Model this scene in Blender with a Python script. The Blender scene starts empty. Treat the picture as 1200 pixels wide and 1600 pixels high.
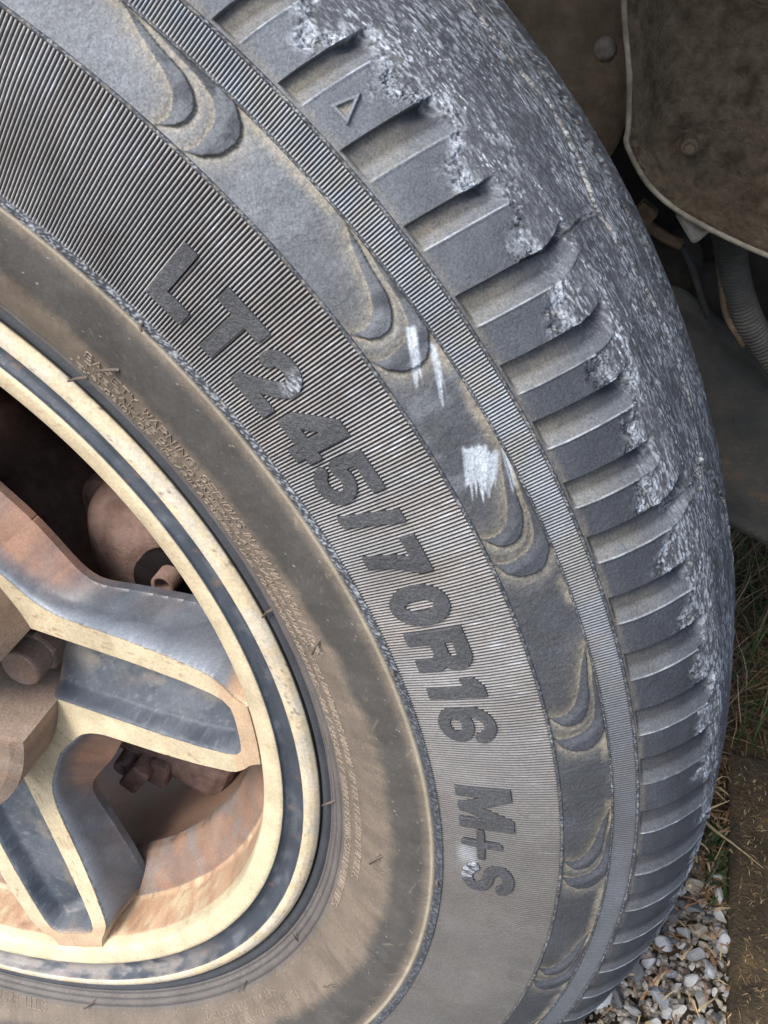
import bpy, bmesh, math, random
import numpy as np
from mathutils import Vector, Matrix

sc = bpy.context.scene
# ------------------------------------------------------------------ camera
cam_d = bpy.data.cameras.new('camera'); cam = bpy.data.objects.new('camera', cam_d)
sc.collection.objects.link(cam); sc.camera = cam
HUB = 0.36                                   # height of the wheel centre above the ground
CX = Vector((0.95719, 0.28947, 0.00028)); CY = Vector((-0.16286, 0.53772, 0.82725)); CZ = Vector((0.23932, -0.79188, 0.56184))
CP = Vector((0.31677, -0.22487, 0.29746 + HUB))
mw = Matrix((CX, CY, CZ)).transposed().to_4x4(); mw.translation = CP
cam.matrix_world = mw
cam_d.sensor_fit = 'VERTICAL'; cam_d.sensor_height = 32.0; cam_d.lens = 29.62
cam_d.clip_start = 0.02; cam_d.clip_end = 200
sc.render.resolution_x = 768; sc.render.resolution_y = 1024
# ------------------------------------------------------------------ sky and sun
SUN_EL, SUN_AZ = math.radians(50), math.radians(-155)   # azimuth from +Y towards +X
w = bpy.data.worlds.new('World'); sc.world = w; w.use_nodes = True
nt = w.node_tree; bg = nt.nodes['Background']
sky = nt.nodes.new('ShaderNodeTexSky'); sky.sky_type = 'NISHITA'; sky.sun_disc = False
sky.sun_elevation = SUN_EL; sky.sun_rotation = SUN_AZ; sky.air_density = 1.0; sky.dust_density = 3.0
nt.links.new(sky.outputs[0], bg.inputs[0]); bg.inputs[1].default_value = 0.15
sd = bpy.data.lights.new('sun', 'SUN'); sd.energy = 1.35; sd.angle = math.radians(20); sd.color = (1, 0.95, 0.88)
so = bpy.data.objects.new('sun', sd); sc.collection.objects.link(so)
sdir = Vector((math.sin(SUN_AZ)*math.cos(SUN_EL), math.cos(SUN_AZ)*math.cos(SUN_EL), math.sin(SUN_EL)))
so.rotation_euler = sdir.to_track_quat('Z', 'Y').to_euler()
so.location = sdir*3
sc.view_settings.view_transform = 'Standard'; sc.view_settings.look = 'None'
sc.view_settings.exposure = 1.2; sc.view_settings.gamma = 1.0

rng = np.random.default_rng(7); random.seed(7)
# ------------------------------------------------------------------ helpers
_tab = np.random.default_rng(11).random((256, 256))
def vn(x, y, seed=0):
    x = np.asarray(x, float) + seed*17.31; y = np.asarray(y, float) + seed*9.73
    xi = np.floor(x).astype(int); yi = np.floor(y).astype(int); fx = x-xi; fy = y-yi
    fx = fx*fx*(3-2*fx); fy = fy*fy*(3-2*fy)
    a = _tab[xi & 255, yi & 255]; b = _tab[(xi+1) & 255, yi & 255]; c = _tab[xi & 255, (yi+1) & 255]; d = _tab[(xi+1) & 255, (yi+1) & 255]
    return (a*(1-fx)+b*fx)*(1-fy)+(c*(1-fx)+d*fx)*fy
def fbm(x, y, seed=0, o=4):
    t = 0; s = 0.5; n = 0
    for i in range(o):
        t = t + s*vn(x*2**i, y*2**i, seed+i*3); n += s; s *= 0.5
    return t/n
def ss(x, a, b):
    t = np.clip((x-a)/(b-a), 0, 1); return t*t*(3-2*t)
def mixc(c, c2, f):
    f = np.clip(f, 0, 1)[..., None]; return c*(1-f)+np.asarray(c2)*f
def poly_sdf(X, Y, P):
    P = np.asarray(P, float); d = np.full(X.shape, 1e9); ins = np.zeros(X.shape, bool)
    for i in range(len(P)):
        x0, y0 = P[i]; x1, y1 = P[(i+1) % len(P)]
        dx, dy = x1-x0, y1-y0; L = dx*dx+dy*dy+1e-18
        t = np.clip(((X-x0)*dx+(Y-y0)*dy)/L, 0, 1)
        d = np.minimum(d, (X-x0-t*dx)**2+(Y-y0-t*dy)**2)
        c = ((y0 > Y) != (y1 > Y)) & (X < (x1-x0)*(Y-y0)/((y1-y0) if y1 != y0 else 1e-18)+x0)
        ins ^= c
    d = np.sqrt(d); return np.where(ins, -d, d)
def line_dist(X, Y, P):
    P = np.asarray(P, float); d = np.full(X.shape, 1e9)
    for i in range(len(P)-1):
        x0, y0 = P[i]; dx, dy = P[i+1]-P[i]; L = dx*dx+dy*dy+1e-18
        t = np.clip(((X-x0)*dx+(Y-y0)*dy)/L, 0, 1)
        d = np.minimum(d, (X-x0-t*dx)**2+(Y-y0-t*dy)**2)
    return np.sqrt(d)
def smin(a, b, k):
    h = np.clip(0.5+0.5*(b-a)/k, 0, 1); return b*(1-h)+a*h-k*h*(1-h)

def link(name, me, mat=None, parent=None):
    o = bpy.data.objects.new(name, me); sc.collection.objects.link(o)
    if mat is not None and me is not None and len(me.materials) == 0: me.materials.append(mat)
    if parent is not None: o.parent = parent
    return o
def tag(o, label=None, cat=None, group=None, kind=None):
    if label: o['label'] = label
    if cat: o['category'] = cat
    if group: o['group'] = group
    if kind: o['kind'] = kind
    return o
def empty(name, loc=(0, 0, 0)):
    o = bpy.data.objects.new(name, None); sc.collection.objects.link(o); o.location = loc; o.empty_display_size = 0.02; return o
def np_mesh(name, V, F, C=None, smooth=True, uv=None):
    """V (n,3), F list or (m,4)/(m,3) int array, C (n,3) colours"""
    me = bpy.data.meshes.new(name)
    if isinstance(F, np.ndarray):
        m, k = F.shape
        me.vertices.add(len(V)); me.vertices.foreach_set('co', np.ascontiguousarray(V, np.float32).ravel())
        me.loops.add(m*k); me.loops.foreach_set('vertex_index', F.astype(np.int32).ravel())
        me.polygons.add(m); me.polygons.foreach_set('loop_start', np.arange(0, m*k, k, dtype=np.int32))
        me.update(calc_edges=True); me.validate(clean_customdata=False)
    else:
        me.from_pydata([tuple(v) for v in V], [], F); me.update()
    if smooth: me.polygons.foreach_set('use_smooth', np.ones(len(me.polygons), bool))
    if C is not None:
        at = me.color_attributes.new('Col', 'FLOAT_COLOR', 'POINT')
        C4 = np.ones((len(V), 4), np.float32); C4[:, :3] = C; at.data.foreach_set('color', C4.ravel())
    return me
def grid_faces(na, nb, flip=False):
    i = np.arange(na-1)[:, None]*nb+np.arange(nb-1)[None, :]
    i = i.ravel(); q = np.stack([i, i+nb, i+nb+1, i+1], 1)
    return q[:, ::-1].copy() if flip else q
def contour(X, Y, D):
    """marching squares of D<=0 over a grid: returns pts (n,2), polygons, boundary segments"""
    na, nb = D.shape; pts = []; vid = {}; polys = []; segs = []
    ins = D <= 0
    c4 = ins[:-1, :-1].astype(int)+ins[1:, :-1]+ins[1:, 1:]+ins[:-1, 1:]
    def V(i, j):
        k = (i, j)
        if k not in vid: vid[k] = len(pts); pts.append((X[i, j], Y[i, j]))
        return vid[k]
    def Ed(i0, j0, i1, j1):
        k = (i0, j0, i1, j1) if (i0, j0) < (i1, j1) else (i1, j1, i0, j0)
        if k not in vid:
            d0, d1 = D[k[0], k[1]], D[k[2], k[3]]; t = min(max(d0/(d0-d1), 0.02), 0.98)
            vid[k] = len(pts)
            pts.append((X[k[0], k[1]]*(1-t)+X[k[2], k[3]]*t, Y[k[0], k[1]]*(1-t)+Y[k[2], k[3]]*t))
        return vid[k]
    for i, j in zip(*np.nonzero(c4)):
        cs = [(i, j), (i+1, j), (i+1, j+1), (i, j+1)]
        if c4[i, j] == 4: polys.append([V(*c) for c in cs]); continue
        p = []; kinds = []
        for k in range(4):
            a, b = cs[k], cs[(k+1) % 4]
            if ins[a]: p.append(V(*a)); kinds.append(0)
            if ins[a] != ins[b]: p.append(Ed(*a, *b)); kinds.append(1)
        if len(p) >= 3:
            polys.append(p)
            for k in range(len(p)):
                if kinds[k] and kinds[(k+1) % len(p)]: segs.append((p[k], p[(k+1) % len(p)]))
    return np.array(pts), polys, segs

# ------------------------------------------------------------------ materials
def nodes(name):
    m = bpy.data.materials.new(name); m.use_nodes = True; nt = m.node_tree
    return m, nt, nt.nodes['Principled BSDF']
def N(nt, t, **kw):
    n = nt.nodes.new(t)
    for k, v in kw.items():
        if k in n.inputs: n.inputs[k].default_value = v
        else: setattr(n, k, v)
    return n
def mat_vcol(name, rough=0.65, spec=0.35, fine=1400, amt=0.35, bump=0.25, bscale=900, bdist=0.0004, metal=0.0, crack=0.0, streak=None):
    m, nt, b = nodes(name); L = nt.links.new
    at = N(nt, 'ShaderNodeVertexColor', layer_name='Col'); tc = N(nt, 'ShaderNodeTexCoord')
    no = N(nt, 'ShaderNodeTexNoise', Scale=fine, Detail=5.0, Roughness=0.65); L(tc.outputs['Object'], no.inputs['Vector'])
    mr = N(nt, 'ShaderNodeMapRange'); mr.inputs['From Min'].default_value = 0.3; mr.inputs['From Max'].default_value = 0.7
    mr.inputs['To Min'].default_value = 1-amt; mr.inputs['To Max'].default_value = 1+amt; L(no.outputs['Fac'], mr.inputs['Value'])
    mx = N(nt, 'ShaderNodeVectorMath', operation='SCALE'); L(at.outputs['Color'], mx.inputs[0]); L(mr.outputs['Result'], mx.inputs['Scale'])
    no2 = N(nt, 'ShaderNodeTexNoise', Scale=60.0, Detail=6.0, Roughness=0.6); L(tc.outputs['Object'], no2.inputs['Vector'])
    mr2 = N(nt, 'ShaderNodeMapRange'); mr2.inputs['From Min'].default_value = 0.3; mr2.inputs['From Max'].default_value = 0.7
    mr2.inputs['To Min'].default_value = 0.82; mr2.inputs['To Max'].default_value = 1.18; L(no2.outputs['Fac'], mr2.inputs['Value'])
    mx2 = N(nt, 'ShaderNodeVectorMath', operation='SCALE'); L(mx.outputs[0], mx2.inputs[0]); L(mr2.outputs['Result'], mx2.inputs['Scale'])
    L(mx2.outputs[0], b.inputs['Base Color'])
    rr = N(nt, 'ShaderNodeMapRange'); rr.inputs['To Min'].default_value = max(rough-0.15, 0.05); rr.inputs['To Max'].default_value = min(rough+0.15, 1)
    L(no2.outputs['Fac'], rr.inputs['Value']); L(rr.outputs['Result'], b.inputs['Roughness'])
    b.inputs['Specular IOR Level'].default_value = spec; b.inputs['Metallic'].default_value = metal
    nb = N(nt, 'ShaderNodeTexNoise', Scale=bscale, Detail=4.0, Roughness=0.7); L(tc.outputs['Object'], nb.inputs['Vector'])
    h = nb.outputs['Fac']
    if crack > 0:
        vo = N(nt, 'ShaderNodeTexVoronoi', feature='DISTANCE_TO_EDGE', Scale=480.0)
        wp = N(nt, 'ShaderNodeVectorMath', operation='MULTIPLY_ADD'); wp.inputs[1].default_value = (0.002,)*3
        L(nb.outputs['Color'], wp.inputs[0]); L(tc.outputs['Object'], wp.inputs[2]); L(wp.outputs[0], vo.inputs['Vector'])
        cr = N(nt, 'ShaderNodeMapRange'); cr.inputs['From Max'].default_value = 0.12; cr.inputs['To Min'].default_value = -crack; cr.inputs['To Max'].default_value = 0.0
        L(vo.outputs['Distance'], cr.inputs['Value'])
        ad = N(nt, 'ShaderNodeMath', operation='ADD'); L(nb.outputs['Fac'], ad.inputs[0]); L(cr.outputs['Result'], ad.inputs[1]); h = ad.outputs[0]
    bp = N(nt, 'ShaderNodeBump', Strength=bump, Distance=bdist*6); L(h, bp.inputs['Height']); L(bp.outputs[0], b.inputs['Normal'])
    return m
def mat_plain(name, c1, c2, scale=40, rough=0.7, spec=0.3, metal=0.0, bump=0.3, bscale=200, bdist=0.001, c3=None, lo=0.4, hi=0.62):
    m, nt, b = nodes(name); L = nt.links.new; tc = N(nt, 'ShaderNodeTexCoord')
    no = N(nt, 'ShaderNodeTexNoise', Scale=float(scale), Detail=8.0, Roughness=0.65); L(tc.outputs['Object'], no.inputs['Vector'])
    cr = N(nt, 'ShaderNodeValToRGB'); e = cr.color_ramp.elements; e[0].position = lo; e[0].color = (*c1, 1); e[1].position = hi; e[1].color = (*c2, 1)
    if c3: n = cr.color_ramp.elements.new(min(hi+0.1, 0.98)); n.color = (*c3, 1)
    L(no.outputs['Fac'], cr.inputs[0]); L(cr.outputs[0], b.inputs['Base Color'])
    b.inputs['Roughness'].default_value = rough; b.inputs['Specular IOR Level'].default_value = spec; b.inputs['Metallic'].default_value = metal
    nb = N(nt, 'ShaderNodeTexNoise', Scale=float(bscale), Detail=6.0, Roughness=0.7); L(tc.outputs['Object'], nb.inputs['Vector'])
    bp = N(nt, 'ShaderNodeBump', Strength=bump, Distance=bdist*5); L(nb.outputs['Fac'], bp.inputs['Height']); L(bp.outputs[0], b.inputs['Normal'])
    return m

M_side = mat_vcol('sidewall_rubber', rough=0.66, fine=1100, amt=0.22, bump=0.35, bscale=1300, bdist=0.00006)
M_tread = mat_vcol('worn_tread_rubber', rough=0.74, spec=0.26, fine=1500, amt=0.36, bump=0.5, bscale=1100, bdist=0.00008, crack=0.25)
M_band = mat_vcol('crackled_rubber', rough=0.66, fine=1500, amt=0.35, bump=0.5, bscale=1200, bdist=0.00008, crack=0.35)
M_letter = mat_vcol('letter_rubber', rough=0.6, fine=1500, amt=0.25, bump=0.7, bscale=1500, bdist=0.0001, crack=0.3)
M_rim = mat_vcol('rim_paint', rough=0.45, spec=0.5, fine=900, amt=0.2, bump=0.3, bscale=500, bdist=0.00008)
M_metal = mat_vcol('rusty_steel', rough=0.6, spec=0.4, fine=900, amt=0.3, bump=0.4, bscale=700, bdist=0.0001, metal=0.15)

# ------------------------------------------------------------------ tyre surface of revolution
PR = np.array([(.2235,-.008),(.2265,-.001),(.2329,.0048),(.245,.0125),(.2532,.0173),(.265,.0207),(.2759,.0216),(.290,.0218),(.305,.0212),(.3179,.0190),(.3255,.0150),(.3326,.0105),(.3404,.0078),(.347,.0035),(.354,-.004),(.361,-.014),(.366,-.024),(.3690,-.045),(.3700,-.07),(.3685,-.095),(.3645,-.12),(.358,-.15),(.350,-.175),(.340,-.195),(.32,-.21),(.28,-.215),(.245,-.205),(.222,-.195)])
SP = np.concatenate([[0], np.cumsum(np.hypot(*np.diff(PR, axis=0).T))])
_sd = np.arange(0, SP[-1], 0.0005); _r = np.interp(_sd, SP, PR[:, 0]); _z = np.interp(_sd, SP, PR[:, 1])
_k = np.exp(-0.5*(np.arange(-12, 13)/4.0)**2); _k /= _k.sum()
_r = np.concatenate([_r[:12], np.convolve(_r, _k, 'valid'), _r[-12:]]); _z = np.concatenate([_z[:12], np.convolve(_z, _k, 'valid'), _z[-12:]])
_dr = np.gradient(_r, 0.0005); _dz = np.gradient(_z, 0.0005); _l = np.hypot(_dr, _dz); _nr = -_dz/_l; _nz = _dr/_l
def surf(A, S, H):
    """A degrees clockwise from up, S metres along the section, H metres outward -> wheel-local xyz"""
    r = np.interp(S, _sd, _r)+np.interp(S, _sd, _nr)*H; z = np.interp(S, _sd, _z)+np.interp(S, _sd, _nz)*H
    a = np.radians(A); return np.stack([r*np.sin(a), -z, r*np.cos(a)], -1)
RUB = np.array((.053, .059, .070)); DARK = np.array((.026, .028, .032)); DUST = np.array((.29, .262, .20)); PALE = np.array((.36, .40, .44)); BROWN = np.array((.185, .152, .120))

wheel = empty('mounted_tyre', (0, 0, HUB))
tag(wheel, 'wheel with worn dusty black all terrain tyre on a cream and dark spoked alloy rim', 'tyre')

# --- the tyre carcass: smooth sidewall, ridged band, knurled ring, inboard side --------------------------------
chunks = []      # (V, C, na, nb)
def chunk(A, S, hf, cf):
    AA, SS = np.meshgrid(A, S, indexing='ij'); H = hf(AA, SS); C = cf(AA, SS, H)
    return surf(AA, SS, H), C
def add_chunk(A, S, hf, cf): V, C = chunk(A, S, hf, cf); chunks.append((V.reshape(-1, 3), C.reshape(-1, 3), len(A), len(S)))
def line(S, c, wdt): return np.exp(-((S-c)/wdt)**2)
def dusty(AA, SS, s_edge):
    n = (fbm(AA*.35, SS*30, 3)-.5)*0.007+fbm(AA*5, SS*300, 5)*0.0022+.0035
    return ss(s_edge+n-SS, -0.0028, 0.0034)
def dust_edge(A):
    return np.interp(A, [20, 35, 43, 50, 58, 67, 76, 89, 102, 125, 145, 200], [.034, .035, .034, .034, .035, .0375, .0405, .0405, .040, .034, .030, .028])
def h_side(A, S):
    h = -0.0006*line(S, .0166, .00045)-0.0005*line(S, .0128, .0004)-0.0005*line(S, .0098, .0004)+0.0004*line(S, .0147, .0008)+0.0003*line(S, .0076, .0006)
    h = h+0.00045*line(S, .0607, .0006)
    n = fbm(A*8, S*900, 21, 3)
    h = h+ss(S, .0616, .0624)*(0.0003+0.0005*(n-0.4))
    h = h-0.00025*line(S, .0415, .0004)*(A > 66)*(A < 74)
    h = h+(fbm(A*.5, S*80, 8)-.5)*.0004
    return h
def c_side(A, S, H):
    C = np.broadcast_to(RUB*np.array([1.35, 1.16, .92]), A.shape+(3,)).copy()
    C = C*(0.85+0.3*fbm(A*2, S*150, 31))[..., None]
    d = dusty(A, S, dust_edge(A))
    C = mixc(C, BROWN*1.0*(0.9+0.0*d)[..., None], d*(0.62+0.35*fbm(A*3, S*120, 12)))
    C = mixc(C, BROWN*1.25, ss(S, .020, .034)*d*0.35*ss(fbm(A*1.1, S*70, 14), .35, .65))
    C = mixc(C, RUB*1.5, ss(.0205-S, 0, .004)*0.45)
    for c in (.0166, .0128, .0098): C = mixc(C, DARK*1.3, line(S, c, .0004)*.8)
    C = mixc(C, BROWN*1.2, ss(S, .0555, .0600)*(1-ss(S, .0610, .0616))*(.35+.5*fbm(A*2, S*90, 9)))
    C = mixc(C, DUST*1.15, line(S, .0605, .0007)*.9)
    n = fbm(A*20, S*2400, 22, 3)
    C = mixc(C, RUB*0.85, ss(S, .0614, .0620)); C = mixc(C, PALE, ss(S, .0614, .0620)*ss(n, .52, .66)*.8*(1-.7*ss(A, 60, 80)))
    sp = vn(A*11, S*2200, 40); C = mixc(C, DUST*1.4, ss(sp, .965, .985)*.7)
    scr = ss(np.abs(vn(A*.8+S*260, S*40, 44)-.5), .0, .012); C = mixc(C, DUST*1.1, (1-scr)*.35*ss(S, .028, .04)*(fbm(A*.7, S*40, 47) > .5))
    return C
add_chunk(np.linspace(20, 185, 1320), np.linspace(0, .0645, 150), h_side, c_side)
add_chunk(np.linspace(185, 380, 240), np.linspace(0, .0645, 60), h_side, c_side)
_ab = np.radians(np.linspace(0, 360, 721))[:, None]; _rb = np.array([.2225, .2230, .2240, .2252, .2262, .2275])[None, :]; _zb = np.array([-.0050, -.0024, -.0008, .0001, .0003, -.0006])[None, :]
_Vb = np.stack([_rb*np.sin(_ab), -_zb+_ab*0, _rb*np.cos(_ab)], -1).reshape(-1, 3); chunks.append((_Vb, np.broadcast_to(RUB*.8, _Vb.shape), 721, 6))   # bead toe against the rim
NR, NK = 1750, 2190
def ridge(A, n, seed, depth):
    ph = (A*n/360.0) % 1.0
    return -depth*(1-ss(np.abs(ph-0.5), 0.15, 0.36)) , ph
RS = np.unique(np.concatenate([[.0640, .0646, .0650], np.linspace(.0656, .1038, 13), [.1043, .1048]]))
def h_ridge(A, S):
    h, ph = ridge(A, NR, 0, .00075)
    e = ss(S, .0645, .0651)*(1-ss(S, .1040, .1046))
    return h*e+.00012*(fbm(A*3, S*300, 2, 2)-.5)
def worn_ridge(A, S): return ss(fbm(A*.35, S*30+A*.1, 61), .45, .7)
def c_ridge(A, S, H):
    h, ph = ridge(A, NR, 0, 1.0)
    top = BROWN*1.15*(0.8+.4*fbm(A*1.0, S*50, 17))[..., None]; top = mixc(top, PALE*1.0, .35+.5*(fbm(A*.5, S*40+A*.05, 62)-.35))
    top = mixc(top, PALE*1.5, ss(vn(A*6, S*700, 64), .78, .95)*ss(S, .075, .1)*.6)
    top = mixc(top, np.array((.085, .080, .074)), ss(A, 62, 90)*.88); top = mixc(top, PALE*1.3, np.exp(-((A-86.6)/1.0)**2-((S-.0735)/.0022)**2)*.6); C = mixc(top, DARK*.6, -h*.97)  # ridge tops painted darker down the tyre for the dimmer light there
    return C
ph6 = np.array([0.0, .16, .3, .5, .7, .84])
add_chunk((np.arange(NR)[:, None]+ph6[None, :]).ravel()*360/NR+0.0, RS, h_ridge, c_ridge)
def close_ring(k):   # last chunk spans the full turn: wrap the final column
    V, C, na, nb = chunks[k]; chunks[k] = (np.concatenate([V, V[:nb]]), np.concatenate([C, C[:nb]]), na+1, nb)
close_ring(-1)
def bead(c, wd, amp, seed):
    def h(A, S): return amp*ss((wd-np.abs(S-c)), 0, wd*.5)*(.5+.9*(fbm(A*16, S*2000, seed, 3)-.3))
    def c_(A, S, H):
        n = fbm(A*22, S*2600, seed+1, 3); C = np.broadcast_to(RUB*.8, A.shape+(3,)).copy()
        C = mixc(C, PALE*1.0, ss(n, .55, .68)*.6*(.35+.65*ss(fbm(A*1.2, S*100, seed+5), .4, .6))); C = mixc(C, DUST, ss(fbm(A*5, S*500, seed+2), .55, .7)*.3)
        return mixc(C, DARK, ss(np.abs(S-c), wd*.6, wd)*.9)
    return h, c_
for (s0, s1, amp, seed) in ((.1046, .1058, .00055, 70), (.1222, .1230, .0005, 75), (.1304, .1315, .0007, 80)):
    h, c_ = bead((s0+s1)/2, (s1-s0)/2, amp, seed)
    add_chunk(np.linspace(20, 120, 1500), np.linspace(s0, s1, 8), h, c_)
    add_chunk(np.linspace(120, 380, 500), np.linspace(s0, s1, 5), h, c_)
def h_kn(A, S):
    h, ph = ridge(A, NK, 0, .0006); return h*ss(S, .1231, .1236)*(1-ss(S, .1299, .1304))+.0004*ss(S, .1228, .1234)*(1-ss(S, .1302, .1306))
def c_kn(A, S, H):
    h, ph = ridge(A, NK, 0, 1.0); top = PALE*.72*(0.85+.4*fbm(A*1.3, S*300, 27))[..., None]; top = mixc(top, DUST, .4*ss(fbm(A*.6, S*80, 28), .4, .6)); top = mixc(top, RUB*1.35, ss(A, 58, 82)*.88)  # knurl tops painted darker low down too, standing in for shade
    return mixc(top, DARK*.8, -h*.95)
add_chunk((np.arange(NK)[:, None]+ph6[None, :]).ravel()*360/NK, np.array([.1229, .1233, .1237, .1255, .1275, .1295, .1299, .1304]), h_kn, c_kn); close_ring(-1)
# inboard part of the carcass
flat = lambda A, S: (fbm(A*2, S*100, 90)-.5)*.0006
def c_in(A, S, H): return mixc(np.broadcast_to(RUB, A.shape+(3,)).copy(), BROWN, .3*fbm(A, S*60, 91))
add_chunk(np.linspace(0, 360, 361), np.linspace(.298, SP[-1]-.001, 40), flat, c_in)
Vs, Cs, Fs, off = [], [], [], 0
for V, C, na, nb in chunks:
    Vs.append(V); Cs.append(C); Fs.append(grid_faces(na, nb)+off); off += len(V)
tyre = link('tyre', np_mesh('tyre', np.concatenate(Vs), np.concatenate(Fs), np.concatenate(Cs)), M_side, wheel)
tag(tyre, 'black rubber tyre, ridged sidewall, brown dust near the rim')

# --- crescent panels between the two ridged rings ----------------------------------------------------------
C1o = [(-4.6,.1221),(-3.9,.1215),(-2.6,.1200),(-1.3,.1192),(-.6,.1177),(-.15,.1156),(0,.1138),(-.0,.1115),(-.25,.1090),(-.9,.1060)]
C1i = [(-.9,.1060),(-.72,.1095),(-.83,.1118),(-1.2,.1144),(-2.0,.1166),(-3.7,.1196),(-4.6,.1221)]
C2o = [(-3.4,.1224),(.92,.1224),(1.67,.1198),(1.95,.1178),(2.03,.1154),(1.87,.1116),(1.33,.1081),(.63,.1060)]
C2i = [(.63,.1060),(.88,.1090),(.92,.1111),(.8,.1157),(.5,.1180),(.1,.1195),(-.83,.1207),(-2.2,.1212),(-3.4,.1224)]
KX = 5.67
def mm(P): return [(x*KX, s*1000) for x, s in P]
def swoosh(A, S, apex):
    X = (A-apex)*KX; Y = S*1000; out = []
    hs = []
    for O, I in ((C1o, C1i), (C2o, C2i)):
        d = poly_sdf(X, Y, mm(O)+mm(I)[1:-1]); di = line_dist(X, Y, mm(I)); do = line_dist(X, Y, mm(O)); hs.append((d, di, do))
    return X, Y, hs
SCUFF = [((52.1,.1185),(54.6,.1110),1.5),((53.3,.1205),(55.6,.1150),1.1),((58.3,.1155),(60.6,.1100),4.2),((58.9,.1185),(60.3,.1130),3.0),((59.0,.1225),(61.3,.1195),1.0)]
def cres_fields(A, S, apex):
    X, Y, hs = swoosh(A, S, apex)
    nz = fbm(A*6, S*800, 33, 3)
    h = np.zeros(A.shape); dust = np.zeros(A.shape)
    dmin = np.minimum(hs[0][0], hs[1][0])
    out = dmin > 0
    dd = np.minimum(np.maximum(hs[0][0], 0), np.maximum(hs[1][0], 0))
    low = np.exp(-dd/2.2)
    h = np.where(out, -.0009*low, 0)
    xin = ss(X, -46, 14); dust = np.where(out, (.04+1.05*np.exp(-dd/1.9))*np.where(hs[0][0] < hs[1][0], 1, .9), 0)
    # the bare plateau keeps dust along the outer ring and at its start
    dust = np.where(out, np.maximum(dust, .8*ss(Y, 118.2, 121.5)*ss(fbm(A*.5, S*60, 37), .3, .55)), dust)
    for d, di, do in hs:
        inside = d <= 0
        h = np.where(inside, -.0008+.0012*ss(di, 0, 3.0), h)
        dust = np.where(inside, .75*(1-ss(di, 0, 1.1))-.5, dust)
    h = h+.00025*(nz-.5)+.00015*(fbm(A*1.5, S*200, 36)-.5)
    e = ss(S, .1058, .1066)*(1-ss(S, .1216, .1223)); h = h*(.4+.6*e)
    C = np.broadcast_to(RUB*1.0, A.shape+(3,)).copy(); C = C*(.85+.35*fbm(A*1.2, S*150, 35))[..., None]
    C = mixc(C, PALE*.75, ss(60-A, 0, 26)*.45*(dmin > 0))
    C = mixc(C, PALE*.55, .35*ss(fbm(A*1.0, S*130, 38), .42, .62)*(A < 60))
    C = mixc(C, DUST*1.1, (dust*(.7+.9*(fbm(A*6, S*700, 34)-.4))))
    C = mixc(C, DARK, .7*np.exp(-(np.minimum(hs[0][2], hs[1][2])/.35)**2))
    for (a0, s0), (a1, s1), wd in SCUFF:
        d = line_dist(A*KX, S*1000, [(a0*KX, s0*1000), (a1*KX, s1*1000)])
        t = np.clip(((A-a0)*(a1-a0)*KX*KX+(S-s0)*(s1-s0)*1e6)/(((a1-a0)*KX)**2+((s1-s0)*1e3)**2), 0, 1)
        ux, uy = (a1-a0)*KX, (s1-s0)*1000; L_ = math.hypot(ux, uy); cr_ = ((A-a0)*KX*uy-(S-s0)*1000*ux)/L_; al_ = ((A-a0)*KX*ux+(S-s0)*1000*uy)/L_
        st = vn(cr_*1.7, al_*.05+a0, 48); fs = vn(cr_*3.0, al_*.25, 49)
        end = ss(L_*(.55+.6*st)-al_, 0, 1.6)*ss(al_+1.2+1.5*st, 0, 1.0)
        C = mixc(C, (.50, .56, .62), ss(wd*.8-np.abs(cr_), -.4, .6)*end*np.clip(.35+.8*fs-.2*t, 0, .88))
    return h, C
apexes = [39.6+11.87*k for k in range(-1, 29)]
for k, ap in enumerate(apexes):
    a0 = ap-8.6; a1 = (apexes[k+1]-8.6) if k < 29 else apexes[0]-8.6+360
    vis = ap < 118
    A = np.linspace(a0, a1, 190 if vis else 50); S = np.linspace(.1058, .1224, 66 if vis else 20)
    AA, SS = np.meshgrid(A, S, indexing='ij'); H, C = cres_fields(AA, SS, ap)
    V = surf(AA, SS, H)
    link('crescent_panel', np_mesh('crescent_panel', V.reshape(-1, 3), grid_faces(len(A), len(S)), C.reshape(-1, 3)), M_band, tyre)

# --- tread blocks on the shoulder and the worn tread -----------------------------------------------------------
LE = [28.0, 31.3, 34.6, 37.95, 41.25, 44.65, 48.45, 51.95, 55.45, 58.4, 61.67, 64.7, 68.26, 71.73, 75.5, 78.95, 83.05, 86.8, 90.45, 94.0, 97.5, 101.0, 104.5, 108.0, 111.5]
RW = [1.3, 1.3, 1.3, 1.3, 1.2, 1.65, 1.25, 1.55, 1.5, 1.45, 1.4, 1.5, 1.6, 1.7, 1.7, 1.9, 1.8, 1.8, 1.7, 1.7, 1.7, 1.7, 1.7, 1.7, 1.7]
# where the photo shows it the pitch is irregular; further round it is even
nrest = 72; step = (360+28.0-111.5)/nrest
for i in range(1, nrest): LE.append(111.5+step*i); RW.append(1.6)
LE = np.array(LE); RW = np.array(RW); NL = len(LE)
SEND = .160+.012*rng.random(NL); SEND[7] = .172; SEND[11] = .174; SEND[5] = .160; SEND[4] = .158
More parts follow.
